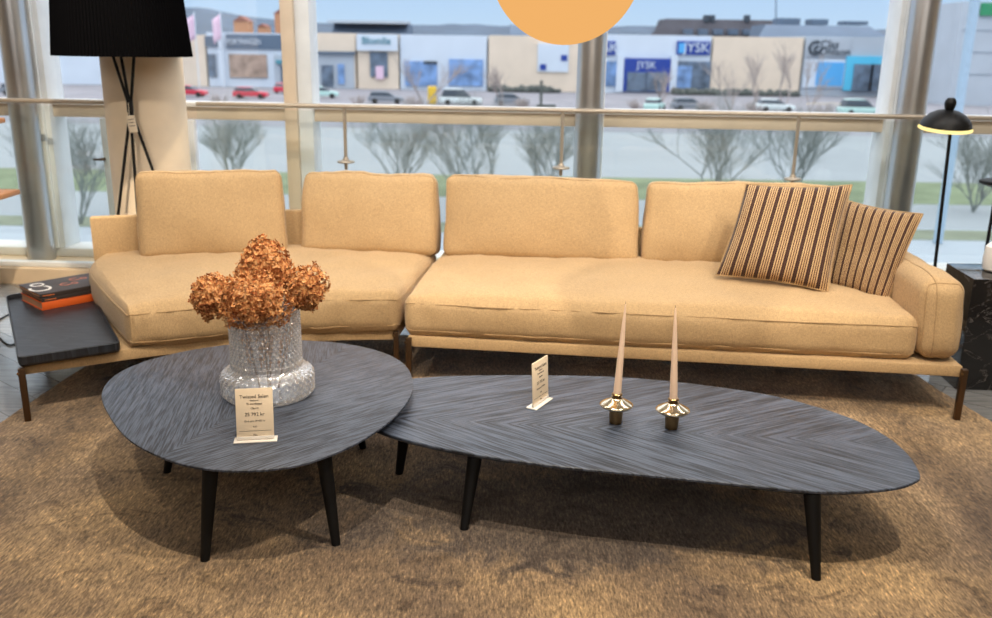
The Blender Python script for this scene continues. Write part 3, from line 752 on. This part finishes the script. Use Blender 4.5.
# ------------------------------------------------------------------ pendant, lamps
pz = 1.822; px_, py_ = .213, 3.166; R = .253
t = thing('pendant_lamp', (px_, py_, pz-R), 'lit orange globe pendant lamp hanging above the long table', 'pendant lamp')
mb = MB(); mb.lathe([(max(.001, math.sin(a/40*PI)*R), -math.cos(a/40*PI)*R*1.03) for a in range(41)], 72, Matrix.Translation((px_, py_, pz))); mb.build('globe', M['globe'], t)
mb = MB(); mb.lathe([(.05, pz+R-.005), (.05, pz+R+.05), (.01, pz+R+.07)], 24, Matrix.Translation((px_, py_, 0)), cap=True); mb.build('cap', M['brass'], t)
mb = MB(); mb.tube([(px_, py_, pz+R+.06), (px_, py_, 3.3)], .004, 8); mb.build('cord', M['black_metal'], t)
# black tripod floor lamp
LY = 5.12
cx = at(121, 30, LY).x; zb0 = at(121, 56, LY).z; rr = (at(190, 50, LY).x-at(51, 50, LY).x)/2*.945
t = thing('floor_lamp', (cx, LY, 0), 'tall black pleated shade floor lamp with crossed thin legs behind the sofa', 'floor lamp')
mb = MB(); pl = lambda q, z, i, j: .0035*(1 if j % 2 else -1)
mb.lathe([(rr, zb0), (rr*.995, zb0+.012), (rr*.93, zb0+.28), (rr*.9, zb0+.56)], 240, Matrix.Translation((cx, LY, 0)), pl)
mb.lathe([(rr-.012, zb0+.002), (rr*.86-.012, zb0+.555)], 120, Matrix.Translation((cx, LY, 0)))
n0 = 0
mb.lathe([(rr*.86, zb0+.558), (.02, zb0+.56)], 120, Matrix.Translation((cx, LY, 0)))
mb.lathe([(rr-.014, zb0+.004), (rr+.003, zb0+.0)], 120, Matrix.Translation((cx, LY, 0)))
sh = mb.build('lamp_shade', M['pleat'], t, ang=20)
mb = MB()
for k in range(6):
    for dx in (0, .03):
        if dx and k < 2: continue
        q = -PI/2-.02+dx*2; p = Vector((cx+math.cos(q)*rr*.965, LY+math.sin(q)*rr*.965-.004, zb0+.13+.011*k-(0 if not dx else .02))); mb.box(p-Vector((.0012,)*3), p+Vector((.0012, .0012, .0022)))
knot = at(130, 106, LY)
for (tx, ty), (bx, by) in (((113, 56), (152, 168)), ((121, 56), (138, 216)), ((134, 56), (118, 216))):
    a = at(tx, ty, LY); b = at(bx, by, LY+(.0 if bx != 152 else .03)); kk = knot+Vector(((tx-122)*.0004, 0, 0))
    d = (b-kk).normalized(); foot = kk+d*((.004-kk.z)/d.z); u = (a-kk).normalized(); top = kk+u*((zb0+.3-kk.z)/u.z)
    mb = MB(); mb.tube([top, kk, foot], .0085, 10); mb.build('leg', M['black_metal'], t)
mb = MB(); mb.tube([knot+Vector((0, 0, .035)), knot+Vector((0, 0, -.035))], .018, 14); mb.build('collar', M['black_metal'], t)
mb = MB(); mb.lathe([(.035, zb0+.30), (.04, zb0+.33), (.02, zb0+.36)], 20, Matrix.Translation((cx, LY, 0)), cap=True); mb.build('hub', M['black_metal'], t)
tg = thing('price_tag', tuple(at(132, 124, LY-.03)), 'small white paper tag tied to the crossed black lamp legs', 'tag')
a = at(132, 124, LY-.03); m = frame_from(a, (1, 0, .12), UP)
mb = MB(); mb.box((-.024, -.047, -.001), (.024, .047, .001), .0005, m); cdt = mb.build('card', M['paper'], tg)
mb = MB(); mb.tube([m @ Vector((-.004, .045, 0)), knot+Vector((.0, -.02, .02))], .0012, 5); mb.build('string', M['paper'], tg)
for k, (w, y) in enumerate(((.03, .025), (.024, .008), (.03, -.01))):
    mb = MB(); mb.box((-w/2, y-.002, .001), (w/2, y+.002, .0014), 0, m); mb.build('printed_line', M['ink'], cdt)
# small black lamp at right
LY2 = 4.95; zc = at(946, 126, LY2).z; lx = at(946, 124, LY2).x
t = thing('floor_lamp', (lx+.02, LY2, 0), 'small black dome floor lamp with lit yellow rim at right', 'floor lamp')
T2 = Matrix.Translation((lx, LY2, zc)) @ Matrix.Rotation(math.radians(7), 4, 'X')
mb = MB(); mb.lathe([(.131, 0), (.128, .012), (.114, .038), (.088, .063), (.055, .08), (.025, .088), (.001, .09)], 48, T2); mb.build('lamp_shade', M['black_metal'], t)
mb = MB(); mb.lathe([(.001, -.006), (.1, -.012), (.134, -.018), (.138, -.013), (.13, -.002), (.001, -.001)], 48, T2); mb.build('reflector', M['lamp_in'], t)
mb = MB(); mb.lathe([(.001, .152), (.018, .149), (.028, .134), (.03, .118), (.026, .1), (.02, .084)], 24, T2); mb.build('knob', M['black_metal'], t)
fx = at(941, 262, LY2)
foot = Vector((fx.x, LY2, 0)); a = at(954, 126, LY2)
mb = MB(); mb.tube([a+Vector((0, .03, .01)), Vector((a.x, LY2+.03, a.z-.02)), (a.x+(fx.x-a.x)*.98, LY2+.03, .02)], .009, 10); mb.build('pole', M['black_metal'], t)
mb = MB(); mb.lathe([(.13, 0), (.13, .015), (.02, .024)], 40, Matrix.Translation((a.x+(fx.x-a.x), LY2+.03, 0)), cap=True); mb.build('base', M['black_metal'], t)
# round black side table at the right edge
q = at(1001, 183, 5.25)
t = thing('side_table', (q.x, 5.25, 0), 'round black pedestal table at the right edge by the window', 'side table')
mb = MB(); mb.lathe([(.01, q.z-.04), (.1, q.z-.012), (.115, q.z-.004), (.115, q.z+.012), (.105, q.z+.016)], 40, Matrix.Translation((q.x, 5.25, 0)), cap=True); mb.build('tabletop', M['black_metal'], t)
mb = MB(); mb.tube([(q.x-.02, 5.25, .01), (q.x-.02, 5.25, q.z-.02)], .01, 12); mb.build('stem', M['black_metal'], t)
mb = MB(); mb.lathe([(.12, 0), (.12, .01), (.02, .016)], 40, Matrix.Translation((q.x, 5.25, 0)), cap=True); mb.build('base', M['black_metal'], t)
# black marble block
mb = MB(); a = onz(974, 279, .55); b = onz(947, 263, .55); 
pl = [(a.x, a.y), (a.x+.55, a.y-.02), (a.x+.58, b.y+.0), (b.x, b.y)]
mb.prism(pl, 0, .55, .004); tag(mb.build('marble_pedestal', M['marble'], at=(a.x+.25, a.y+.2, 0)), 'black marble block with white veins beside the right sofa arm', 'pedestal')
q = onz(1000, 274, .55)
mb = MB(); mb.lathe([(.04, .551), (.05, .56), (.056, .61), (.05, .67), (.03, .69)], 32, Matrix.Translation((q.x, q.y+.06, 0)), cap=True)
tag(mb.build('white_vase', M['white'], at=(q.x, q.y+.06, .55)), 'small white vase on the black marble block, cut by the right edge', 'vase')
# wooden shelf at the left edge
t = thing('shelf_rack', (-3.1, 5.2, 0), 'wooden shelf rack cut by the left edge in front of the window', 'shelf')
for pyy, xr, dd in ((193, 19, .3), (119, 7, .22)):
    p = at(xr-12, pyy, 5.25); mb = MB(); mb.box((-3.5, 5.25-dd/2, p.z-.03), (p.x, 5.25+dd/2, p.z), .004); mb.build('board', M['wood'], t)
for x in (-3.48, -3.1):
    mb = MB(); mb.box((x, 5.3, 0), (x+.02, 5.32, 1.15), .002); mb.build('upright', M['black_metal'], t)

# ------------------------------------------------------------------ outdoors
GZ = -5.2
mb = MB(); mb.box((-300, 78, GZ-.6), (300, 330, GZ)); tag(mb.build('parking_lot', M['asphalt']), kind='structure')
mb = MB(); mb.box((-200, 6.6, GZ-.6), (200, 36, GZ-.02)); tag(mb.build('near_road', M['road']), kind='structure')
mb = MB(); mb.box((-200, 36, GZ-.6), (200, 42, GZ-.01)); tag(mb.build('path', M['snow']), kind='structure')
mb = MB(); mb.box((-200, 42, GZ-.6), (200, 49.5, GZ)); tag(mb.build('grass_strip', M['grass']), kind='structure')
mb = MB(); mb.box((-200, 49.5, GZ-.6), (200, 78, GZ-.01)); tag(mb.build('wet_field', M['snow']), kind='structure')
mb = MB(); mb.box((-200, 33.6, GZ-.019), (200, 35.6, GZ+.0)); tag(mb.build('roadside_verge', M['verge']), kind='structure')
YB = 150.0
def bx(mb, x0, y0, x1, y1, Y, depth, base=False, proud=0):
    a = at(x0, y0, Y); b = at(x1, y1, Y); z0, z1 = min(a.z, b.z), max(a.z, b.z)
    if base: z0 = GZ
    return mb.box((min(a.x, b.x), Y-proud, z0), (max(a.x, b.x), Y+depth, z1))
def fbox(name, x0, y0, x1, y1, mat, parent, proud=.3, depth=.2, base=False, Y=YB):
    mb = MB(); bx(mb, x0, y0, x1, y1, Y, depth, base, proud); return mb.build(name, mat, parent)
def shop(name, x0, x1, ytop, mat, label, depth=22, cat='building', Y=YB, group=None):
    c = at((x0+x1)/2, 92, Y); t = thing(name, (c.x, Y, GZ), label, cat, group)
    mb = MB(); a = at(x0, ytop, Y); b = at(x1, ytop, Y)
    mb.box((a.x+.15, Y, GZ), (b.x-.15, Y+depth, (a.z+b.z)/2)); mb.build('wall', mat, t); return t
def wtext(nm, body, x, y, hpx, mat, parent, proud=.62, sx=1.0, Y=YB):
    p = at(x, y, Y); m = frame_from(Vector((p.x, Y-proud, p.z)), (1, 0, 0), UP)
    return text(nm, body, hpx*.172, m, mat, parent, ext=.05, sx=sx)
# left beige wing and white shop with the dark sign band
t = shop('store_building', 100, 205, 34, M['stone_face'], 'beige windowless building end just right of the black lampshade')
t = shop('store_building', 205, 312, 33, M['white_face'], 'white framed shop with dark sign band behind the red car')
fbox('sign_band', 205, 36, 219, 47, M['slate'], t); b = fbox('sign_band', 226, 34, 309, 50, M['slate'], t)
wtext('lettering', 'SPORTRINGEN', 243, 42, 7, M['white_face'], b, .42, .75)
fbox('window', 208, 54, 217, 77, M['win_dark'], t, .3); fbox('window', 229, 54, 268, 78, M['win_warm'], t, .3)
fbox('entrance', 274, 55, 309, 92, M['grey_face'], t, .3); fbox('door', 281, 66, 289, 91, M['win_dark'], t, .5)
fbox('awning', 277, 60, 309, 64, M['teal_ink'], t, 1.0)
fbox('column', 219, 33, 226, 90, M['white_face'], t, .9)
# beige fronted shop and white sign box
t = shop('store_building', 312, 356, 33, M['stone_face'], 'shop with beige upper band and pale blue windows beside the white sign')
fbox('shop_front', 313, 52, 355, 90, M['grey_face'], t, .25); fbox('awning', 312, 51, 356, 54, M['slate'], t, .9)
fbox('window', 322, 65, 334, 86, M['win_dark'], t, .5); fbox('window', 338, 64, 345, 84, M['win_blue'], t, .5)
t = shop('store_building', 356, 399, 34, M['stone_face'], 'beige pillared shop entrance under the white sign with teal letters')
b = fbox('sign_box', 357, 34, 398, 51, M['white_face'], t, .8); wtext('lettering', 'Blomlle', 377, 41, 9, M['teal_ink'], b, .95, 1.0)
fbox('window', 370, 52, 388, 77, M['win_dark'], t, .3); fbox('poster', 376, 66, 384, 79, M['flag'], t, .5)
t = shop('store_building', 399, 488, 35, M['white_face'], 'pale blue white shop with two blue picture windows left of the lamp globe')
fbox('window', 405, 61, 437, 86, M['win_blue'], t); fbox('window', 449, 59, 483, 86, M['win_blue'], t)
fbox('window_head', 424, 61, 437, 64, M['dark_ink'], t, .5)
t = shop('store_building', 488, 597, 36, M['stone_face'], 'beige wall with white poster below the lamp globe')
b = fbox('poster', 538, 43, 568, 72, M['white_face'], t)
for x, y in ((543, 67), (564, 58)): fbox('poster_mark', x-3, y-3, x+3, y+3, M['blue'], b, .4)
# JYSK
t = shop('store_building', 597, 713, 35, M['white_face'], 'white store with blue signs and blue entrance in the middle distance')
for x0, x1 in ((598, 615), (677, 709)):
    b = fbox('sign', x0, 41, x1, 55, M['blue'], t, .4); wtext('lettering', 'JYSK' if x0 > 600 else 'YSK', (x0+x1)/2+(3 if x0 > 600 else 0), 48, 12, M['white_face'], b, .5)
    if x0 > 600: fbox('sign_emblem', x0+1.5, 43, x0+7, 53, M['skyblue'], b, .45)
e = fbox('entrance', 623, 58, 670, 92, M['blue'], t, .5); wtext('lettering', 'JYSK', 646, 65, 9, M['white_face'], e, .6)
fbox('glass_door', 627, 72, 645, 91, M['win_dark'], e, .7); fbox('glass_door', 646.5, 72, 665, 91, M['win_dark'], e, .7)
fbox('window', 597, 61, 617, 86, M['win_blue'], t); fbox('window', 675, 61, 709, 90, M['win_dark'], t); fbox('poster', 676, 66, 690, 88, M['win_blue'], t, .5)
fbox('pilaster', 617, 55, 622, 92, M['white_face'], t, .6); fbox('pilaster', 671, 55, 675, 92, M['white_face'], t, .6)
t = shop('store_building', 713, 805, 37, M['stone_face'], 'plain beige wall between the blue sign store and the cyan entrance')
# Clas Ohlson
t = shop('store_building', 805, 925, 37, M['grey_face'], 'grey store with bright cyan entrance and big blue poster at right')
b = fbox('sign', 806, 38, 848, 57, M['grey_face'], t, .3)
wtext('lettering', 'Clas', 829, 44.5, 10, M['dark_ink'], b, .4); wtext('lettering', 'Ohlson', 834, 52, 10, M['dark_ink'], b, .4)
p = at(815, 48, YB); mb = MB(); mb.tube([Vector((p.x+.95*math.cos(a/18*PI), YB-.4, p.z+.95*math.sin(a/18*PI))) for a in range(6, 36)], .24, 6); mb.tube([Vector((p.x+.25+.4*math.cos(a/9*PI), YB-.4, p.z-.2+.4*math.sin(a/9*PI))) for a in range(3, 17)], .18, 6); mb.build('sign_emblem', M['dark_ink'], b)
fbox('poster', 805, 59, 842, 88, M['white_face'], t, .3); fbox('poster_picture', 817, 62, 841, 86, M['skyblue'], t, .45)
e = fbox('entrance', 846, 56, 893, 91, M['cyan'], t, .5); fbox('glass_door', 853, 64, 869, 91, M['win_dark'], e, .7); fbox('glass_door', 870, 64, 885, 91, M['win_dark'], e, .7)
t = shop('store_building', 925, 985, 40, M['stone_face'], 'beige store wall right of the steel column behind the lamp post')
t = shop('store_building', -60, 100, 32, M['white_face'], 'pale building far left behind the black lampshade')
# rear roofs
def roof(name, x0, x1, y0, y1, Y, mat, label, slope=0, cat='building'):
    a, b = at(x0, y1, Y), at(x1, y1, Y); c, d = at(x0+slope, y0, Y), at(x1-slope, y0, Y); dp = 14
    t = thing(name, ((a.x+b.x)/2, Y, GZ), label, cat)
    mb = MB(); mb.add([(a.x, Y, a.z-2), (b.x, Y, a.z-2), (b.x, Y, a.z), (a.x, Y, a.z), (c.x, Y+4, c.z), (d.x, Y+4, c.z), (c.x, Y+dp, c.z), (d.x, Y+dp, c.z), (a.x, Y+dp, GZ), (b.x, Y+dp, GZ), (a.x, Y, GZ), (b.x, Y, GZ)],
        [(10, 11, 2, 3), (3, 2, 5, 4), (4, 5, 7, 6), (6, 7, 9, 8), (3, 4, 6, 8, 10), (2, 11, 9, 7, 5)]); mb.build('roof', mat, t); return t
t = roof('rear_building', 331, 406, 22, 34, 178, M['roof_metal'], 'blue grey upper roof block above the white teal lettered sign')
fbox('roof_edge', 328, 20, 409, 24, M['grey_face'], t, .6, 4, Y=178)
t = roof('rear_building', 648, 800, 18, 37, 196, M['roof_dark'], 'long dark slate roof with chimneys above the blue sign store', 22)
for x in (707, 713, 748): fbox('chimney', x-2, 15, x+2, 22, M['dark_ink'], t, 0, 2, Y=199)
for k in range(7): fbox('dormer', 684+15*k, 29, 692+15*k, 35, M['slate'], t, .8, 3, Y=196)
t = roof('rear_building', 758, 892, 24, 38, 176, M['roof_metal'], 'silver grey flat roof hall above the cyan entrance store', 14)
for x0, x1, y in ((779, 800, 18), (812, 828, 19), (845, 868, 21)): fbox('roof_plant', x0, y, x1, 25, M['slate'], t, .0, 4, Y=182)
p = at(776, 24, 184); q = at(776, -6, 184); mb = MB(); mb.tube([p, q], .12, 6); mb.build('mast', M['slate'], t)
t = roof('rear_building', 510, 540, 24, 37, 182, M['roof_metal'], 'small pale roof block just left of the lamp globe bottom')
t = shop('tower_building', 962, 1020, 2, M['grey_face'], 'pale tower with green sign at the right edge', 16, Y=128)
fbox('sign', 981, 3, 1006, 16, M['green'], t, .4, Y=128)
for k in range(3): fbox('cladding_joint', 962, 30+22*k, 1012, 31+22*k, M['slate'], t, .1, Y=128)
# houses on the hill and the wooded hill
def house(x, y, w, Y, label):
    p = at(x, y, Y); t = thing('house', (p.x, Y, p.z), label, 'house', None); s = w*Y/FPX
    mb = MB(); mb.box((p.x-s/2, Y, p.z-6), (p.x+s/2, Y+6, p.z+s*.35)); mb.build('wall', M['house'], t)
    mb = MB(); mb.prism([(-s*.56, 0), (s*.56, 0), (0, s*.38)], 0, 6.4, 0, frame_from(Vector((p.x, Y+6.2, p.z+s*.35)), (1, 0, 0), UP)); mb.build('roof', M['house_roof'], t)
house(241, 27, 14, 300, 'small orange house on the hill above the dark sign band'); house(283, 20, 16, 310, 'second orange house on the hill, next to the tan window mullion')
house(262, 30, 8, 290, 'tiny orange house on the hill between two larger ones')
mb = MB(); rows = []
for r, Y in enumerate((235, 250, 400, 420)):
    for i in range(181):
        x = -300+i*600/180; px = 496+x/Y*FPX
        h = 34 - 6*math.exp(-((px-290)/60)**2)*3 + 2*noise.noise((i*.35, 0, 0)) + 1.6*noise.noise((i*1.1, 3, 0))
        if px > 640: h += 2
        if px < 150: h += 3
        zz = at(max(-100, min(1100, px)), min(h-9, 30), 400).z
        mb.v.append(Vector((x*Y/250, Y, GZ if r in (0, 3) else (zz if r == 2 else GZ+2))))
for r in range(3):
    for i in range(180): mb.f.append((r*181+i, r*181+i+1, (r+1)*181+i+1, (r+1)*181+i))
tag(mb.build('hill', M['hill']), kind='structure')
# cars
def car(px, py, Y, rz, col, label, L=4.3, H=1.45):
    p = at(px, py, Y); t = thing('car', (p.x, Y, GZ), label, 'car', 'parked cars outside')
    R_ = Matrix.Translation((p.x, Y, GZ)) @ Matrix.Rotation(rz, 4, 'Z') @ frame_from(Vector((0, .85, 0)), (1, 0, 0), UP)
    mb = MB(); mb.prism([(-L*.5, .3), (L*.5, .3), (L*.5, .62), (L*.46, .78), (L*.26, .9), (-L*.46, .95), (-L*.5, .8)], 0, 1.7, .06, R_)
    mb.prism([(-L*.40, H-.09), (L*.04, H-.09), (L*.0, H), (-L*.36, H)], .16, 1.54, .03, R_)
    mb.build('body', col, t)
    mb = MB(); mb.prism([(-L*.47, .9), (L*.25, .88), (L*.05, H-.07), (-L*.4, H-.07)], .12, 1.58, .03, R_); mb.build('windows', M['car_glass'], t)
    for x in (-L*.31, L*.31):
        for zz in (.05, 1.65):
            mb = MB(); mb.lathe([(.02, -.11), (.3, -.11), (.33, -.08), (.33, .08), (.3, .11), (.02, .11)], 20, R_ @ Matrix.Translation((x, .33, zz)), cap=True); mb.build('wheel', M['tyre'], t)
car(251, 95, 118, .05, M['red'], 'bright red hatchback parked outside near the dark sign shop')
car(190, 93, 120, .0, M['red'], 'red car half hidden behind the round pillar')
car(286, 90, 133, 1.3, M['red'], 'small red car far back beside the tan mullion')
car(322, 93, 122, .1, M['car_teal'], 'pale mint car parked below the beige shop band')
car(461, 97, 112, .05, M['car_white'], 'white estate car next to the yellow container', 5.2, 1.9)
car(655, 101, 106, 1.2, M['car_teal'], 'pale mint car seen end on before the blue store')
car(690, 100, 108, .1, M['car_grey'], 'grey car parked in front of the blue store windows')
car(776, 101, 108, 0, M['car_white'], 'white car parked before the plain beige wall')
car(862, 101, 104, .1, M['car_teal'], 'large pale mint car in front of the cyan entrance', 5.0, 1.8)
car(512, 99, 112, 0, M['car_grey'], 'grey car in front of the beige poster wall')
car(386, 100, 112, .1, M['car_grey'], 'dark grey car below the white teal lettered sign')
car(20, 96, 118, .1, M['car_grey'], 'grey car at far left between column and mullion')
p = at(433, 98, 113); mb = MB(); mb.box((p.x-.6, 112.4, GZ), (p.x+.4, 113.6, GZ+2.1), .08)
tag(mb.build('yellow_container', M['yellow'], at=(p.x, 113, GZ)), 'yellow upright container parked beside the white car', 'container')
mb = MB()
for (x0, x1) in ((490, 560), (674, 720), (720, 800)):
    a, b = at(x0, 92, 146), at(x1, 92, 146); n = 40
    for i in range(n):
        x = a.x+(b.x-a.x)*i/n; h = random.uniform(.5, 1.1); mb.lathe([(.1, GZ), (.5, GZ+.2*h), (.55, GZ+.7*h), (.3, GZ+h), (.02, GZ+1.1*h)], 7, Matrix.Translation((x, 146+random.uniform(-.3, .3), 0)))
tag(mb.build('hedge', M['hedge']), 'low dark clipped hedge along the foot of the stores', 'hedge', kind='stuff')
# poles, flags
def lamp_post(px, Y, top, label, r=.12):
    a = at(px, 240, Y)
    t = thing('lamp_post', (a.x, Y, GZ), label, 'lamp post'); mb = MB(); mb.tube([(a.x, Y, GZ), (a.x, Y, top)], r, 12); mb.build('pole', M['pole'], t)
    mb = MB(); mb.tube([(a.x, Y, top), (a.x-.3, Y, top+.15), (a.x-1.2, Y, top+.2)], .05, 8); mb.build('arm', M['pole'], t)
    mb = MB(); mb.box((a.x-1.8, Y-.15, top+.15), (a.x-1.1, Y+.15, top+.27), .03); mb.build('lamp_head', M['slate'], t)
lamp_post(938, 33, 4.2, 'pale blue lamp post outside right of the steel column', .17)
p = at(541, 100, 100); t = thing('signpost', (p.x, 100, GZ), 'dark signpost outside near the beige poster wall', 'post')
mb = MB(); mb.tube([(p.x, 100, GZ), (p.x, 100, GZ+3.4)], .16, 8); mb.build('pole', M['hedge'], t)
mb = MB(); mb.box((p.x-.5, 99.8, GZ+.1), (p.x+1.6, 100.2, GZ+.9), .05); mb.build('board', M['hedge'], t)
for x, lab in ((196, 'pink white flag on a pole, left one above the beige building'), (222, 'pink white flag on a pole, right one above the white shop')):
    p = at(x, 40, 146); q = at(x, 12, 146); t = thing('flag_pole', (p.x, 146, GZ), lab, 'flag')
    mb = MB(); mb.tube([(p.x, 146, GZ), (p.x, 146, q.z)], .08, 8); mb.build('pole', M['white_face'], t)
    mb = MB(); v = []; f = []
    for i in range(9):
        for j in range(5): v.append((p.x-.1-i*.16, 146+.25*math.sin(i*.9+j*.3), q.z-.3-j*.9-i*.12))
    for i in range(8):
        for j in range(4): f.append((i*5+j, i*5+j+1, (i+1)*5+j+1, (i+1)*5+j))
    mb.add(v, f); fo = mb.build('flag', M['flag'], t); md = fo.modifiers.new('thick', 'SOLIDIFY'); md.thickness = .03
# bare trees
def tree(px, Y, H, spread, label, seed, mat, depth=5, r0=.05, multi=5):
    rnd = random.Random(seed); x = at(px, 200, Y).x; t = thing('bare_tree', (x, Y, GZ), label, 'tree', 'bare trees outside')
    tr_, br_ = MB(), MB()
    def grow(p, d, l, r, k):
        n = 3; path = [p]; q = p
        for i in range(n):
            d = (d+Vector((rnd.uniform(-.16, .16), rnd.uniform(-.16, .16), rnd.uniform(-.02, .12)))).normalized(); q = q+d*(l/n); path.append(q)
        (tr_ if k >= depth-1 else br_).tube(path, [r*(1-.4*i/n) for i in range(n+1)], 5 if k > 2 else 3, caps=False)
        if k == 0: return
        for i in range(rnd.choice((3, 4, 4))):
            a = rnd.uniform(0, 2*PI); sp = rnd.uniform(.35, .8)*spread
            nd = (d+Vector((math.cos(a)*sp, math.sin(a)*sp, rnd.uniform(-.1, .15)))).normalized()
            grow(path[rnd.choice((1, 2, 3, 3))], nd, l*rnd.uniform(.6, .82), r*.56, k-1)
    for i in range(multi):
        a = 2*PI*i/multi+rnd.uniform(0, 1); s = .45*spread if multi > 1 else .05
        grow(Vector((x, Y, GZ)), Vector((math.cos(a)*s, math.sin(a)*s, 1)).normalized(), H*.36, r0, depth)
    tr_.build('trunk', mat, t); br_.build('branches', mat, t)
tree(470, 36, 5.0, 1.0, 'wide bare bush tree outside between second and third back cushions', 1, M['bark'])
tree(545, 40, 4.4, .9, 'bare bush tree outside just left of the middle steel column', 2, M['bark'])
tree(712, 38, 5.0, 1.0, 'wide bare bush tree outside right of the middle steel column', 3, M['bark'])
tree(792, 42, 4.6, .9, 'bare bush tree outside behind the left striped pillow', 4, M['bark'])
tree(400, 42, 4.2, .9, 'bare bush tree outside above the second back cushion', 5, M['bark'])
tree(78, 34, 4.6, .9, 'bare tree outside at left under the black lampshade', 6, M['bark'])
tree(235, 44, 4.0, .9, 'bare bush outside above the first back cushion', 7, M['bark'])
tree(975, 40, 4.4, .9, 'bare tree outside at the right edge behind the small lamp', 8, M['bark'])
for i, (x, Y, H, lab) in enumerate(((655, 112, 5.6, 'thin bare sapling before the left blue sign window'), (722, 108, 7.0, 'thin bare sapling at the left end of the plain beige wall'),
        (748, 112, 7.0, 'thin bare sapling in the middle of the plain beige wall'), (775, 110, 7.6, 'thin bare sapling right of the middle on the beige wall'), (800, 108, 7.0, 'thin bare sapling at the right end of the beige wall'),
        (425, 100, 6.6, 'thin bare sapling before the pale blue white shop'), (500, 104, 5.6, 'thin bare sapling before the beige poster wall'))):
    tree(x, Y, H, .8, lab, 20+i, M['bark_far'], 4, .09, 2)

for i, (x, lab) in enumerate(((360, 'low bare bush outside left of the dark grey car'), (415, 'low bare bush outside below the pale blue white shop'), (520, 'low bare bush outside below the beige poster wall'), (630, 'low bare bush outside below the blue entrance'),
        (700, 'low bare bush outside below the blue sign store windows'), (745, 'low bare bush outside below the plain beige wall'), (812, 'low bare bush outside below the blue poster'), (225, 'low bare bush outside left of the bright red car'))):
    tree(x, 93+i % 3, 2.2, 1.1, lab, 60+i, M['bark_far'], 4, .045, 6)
# ------------------------------------------------------------------ light
w = bpy.data.worlds.new('sky'); bpy.context.scene.world = w; w.use_nodes = True; nt = w.node_tree; nt.nodes.clear()
tc = nt.nodes.new('ShaderNodeTexCoord'); sx = nt.nodes.new('ShaderNodeSeparateXYZ'); nt.links.new(tc.outputs['Generated'], sx.inputs[0])
rp = nt.nodes.new('ShaderNodeValToRGB'); nt.links.new(sx.outputs[2], rp.inputs[0]); cr = rp.color_ramp
cr.elements[0].position = 0; cr.elements[0].color = (.56, .74, .92, 1); cr.elements[1].position = .7; cr.elements[1].color = (2.3, 2.35, 2.45, 1)
e = cr.elements.new(.06); e.color = (.46, .66, .92, 1)
bg = nt.nodes.new('ShaderNodeBackground'); nt.links.new(rp.outputs[0], bg.inputs[0]); bg.inputs[1].default_value = 1.0
ow = nt.nodes.new('ShaderNodeOutputWorld'); nt.links.new(bg.outputs[0], ow.inputs[0])
def spot(loc, target, power, size=75, rad=.03, col=(1, .78, .52), blend=.6):
    l = bpy.data.lights.new('spot', 'SPOT'); l.energy = power; l.spot_size = math.radians(size); l.spot_blend = blend; l.shadow_soft_size = rad; l.color = col
    o = bpy.data.objects.new('ceiling_spot', l); C.objects.link(o); o.location = loc
    d = Vector(target)-Vector(loc); o.rotation_euler = d.to_track_quat('-Z', 'Y').to_euler()
def area(loc, target, power, sx_, sy_, col=(1, .82, .6)):
    l = bpy.data.lights.new('area', 'AREA'); l.shape = 'RECTANGLE'; l.size = sx_; l.size_y = sy_; l.energy = power; l.color = col
    o = bpy.data.objects.new('added_fill', l); C.objects.link(o); o.location = loc
    d = Vector(target)-Vector(loc); o.rotation_euler = d.to_track_quat('-Z', 'Y').to_euler()
WARM = (1, .87, .70)
spot((-.4, 2.2, 3.25), (-.5, 2.8, 0), 205, 95, col=WARM)
spot((1.45, 2.15, 3.25), (1.1, 2.9, 0), 205, 95, col=WARM)
spot((-1.6, 1.4, 3.25), (-1.5, 4.5, .5), 155, 56, col=WARM)
spot((.3, 1.4, 3.25), (.3, 4.5, .5), 155, 56, col=WARM)
spot((2.0, 1.4, 3.25), (1.8, 4.4, .5), 170, 56, col=WARM)
spot((-1.6, 3.6, 3.25), (-3.0, 5.7, .1), 380, 36, col=(1, .82, .6))
spot((-1.0, 4.2, 3.25), (-1.95, 5.4, 1.1), 130, 44, col=(1, .82, .6))
area((0, -.8, 3.2), (0, 2.5, 0), 85, 5, 2, (1, .93, .86))  # added soft fill from behind the camera, lifts the table shadows
area((0, 4.0, 3.25), (0, 6.2, .9), 150, 7, .5, (1, .97, .94))  # added neutral fill, brightens the window frames and pillar

sc = bpy.context.scene
sc.view_settings.view_transform = 'Standard'; sc.view_settings.look = 'None'; sc.view_settings.gamma = 1; sc.view_settings.use_curve_mapping = False
sc.view_settings.exposure = .14
sc.cycles.use_denoising = True; sc.cycles.max_bounces = 10; sc.cycles.transparent_max_bounces = 16; sc.cycles.caustics_reflective = False; sc.cycles.caustics_refractive = False
sc.cycles.sample_clamp_indirect = 6
for o in ALL:
    if '_w' in o: del o['_w']
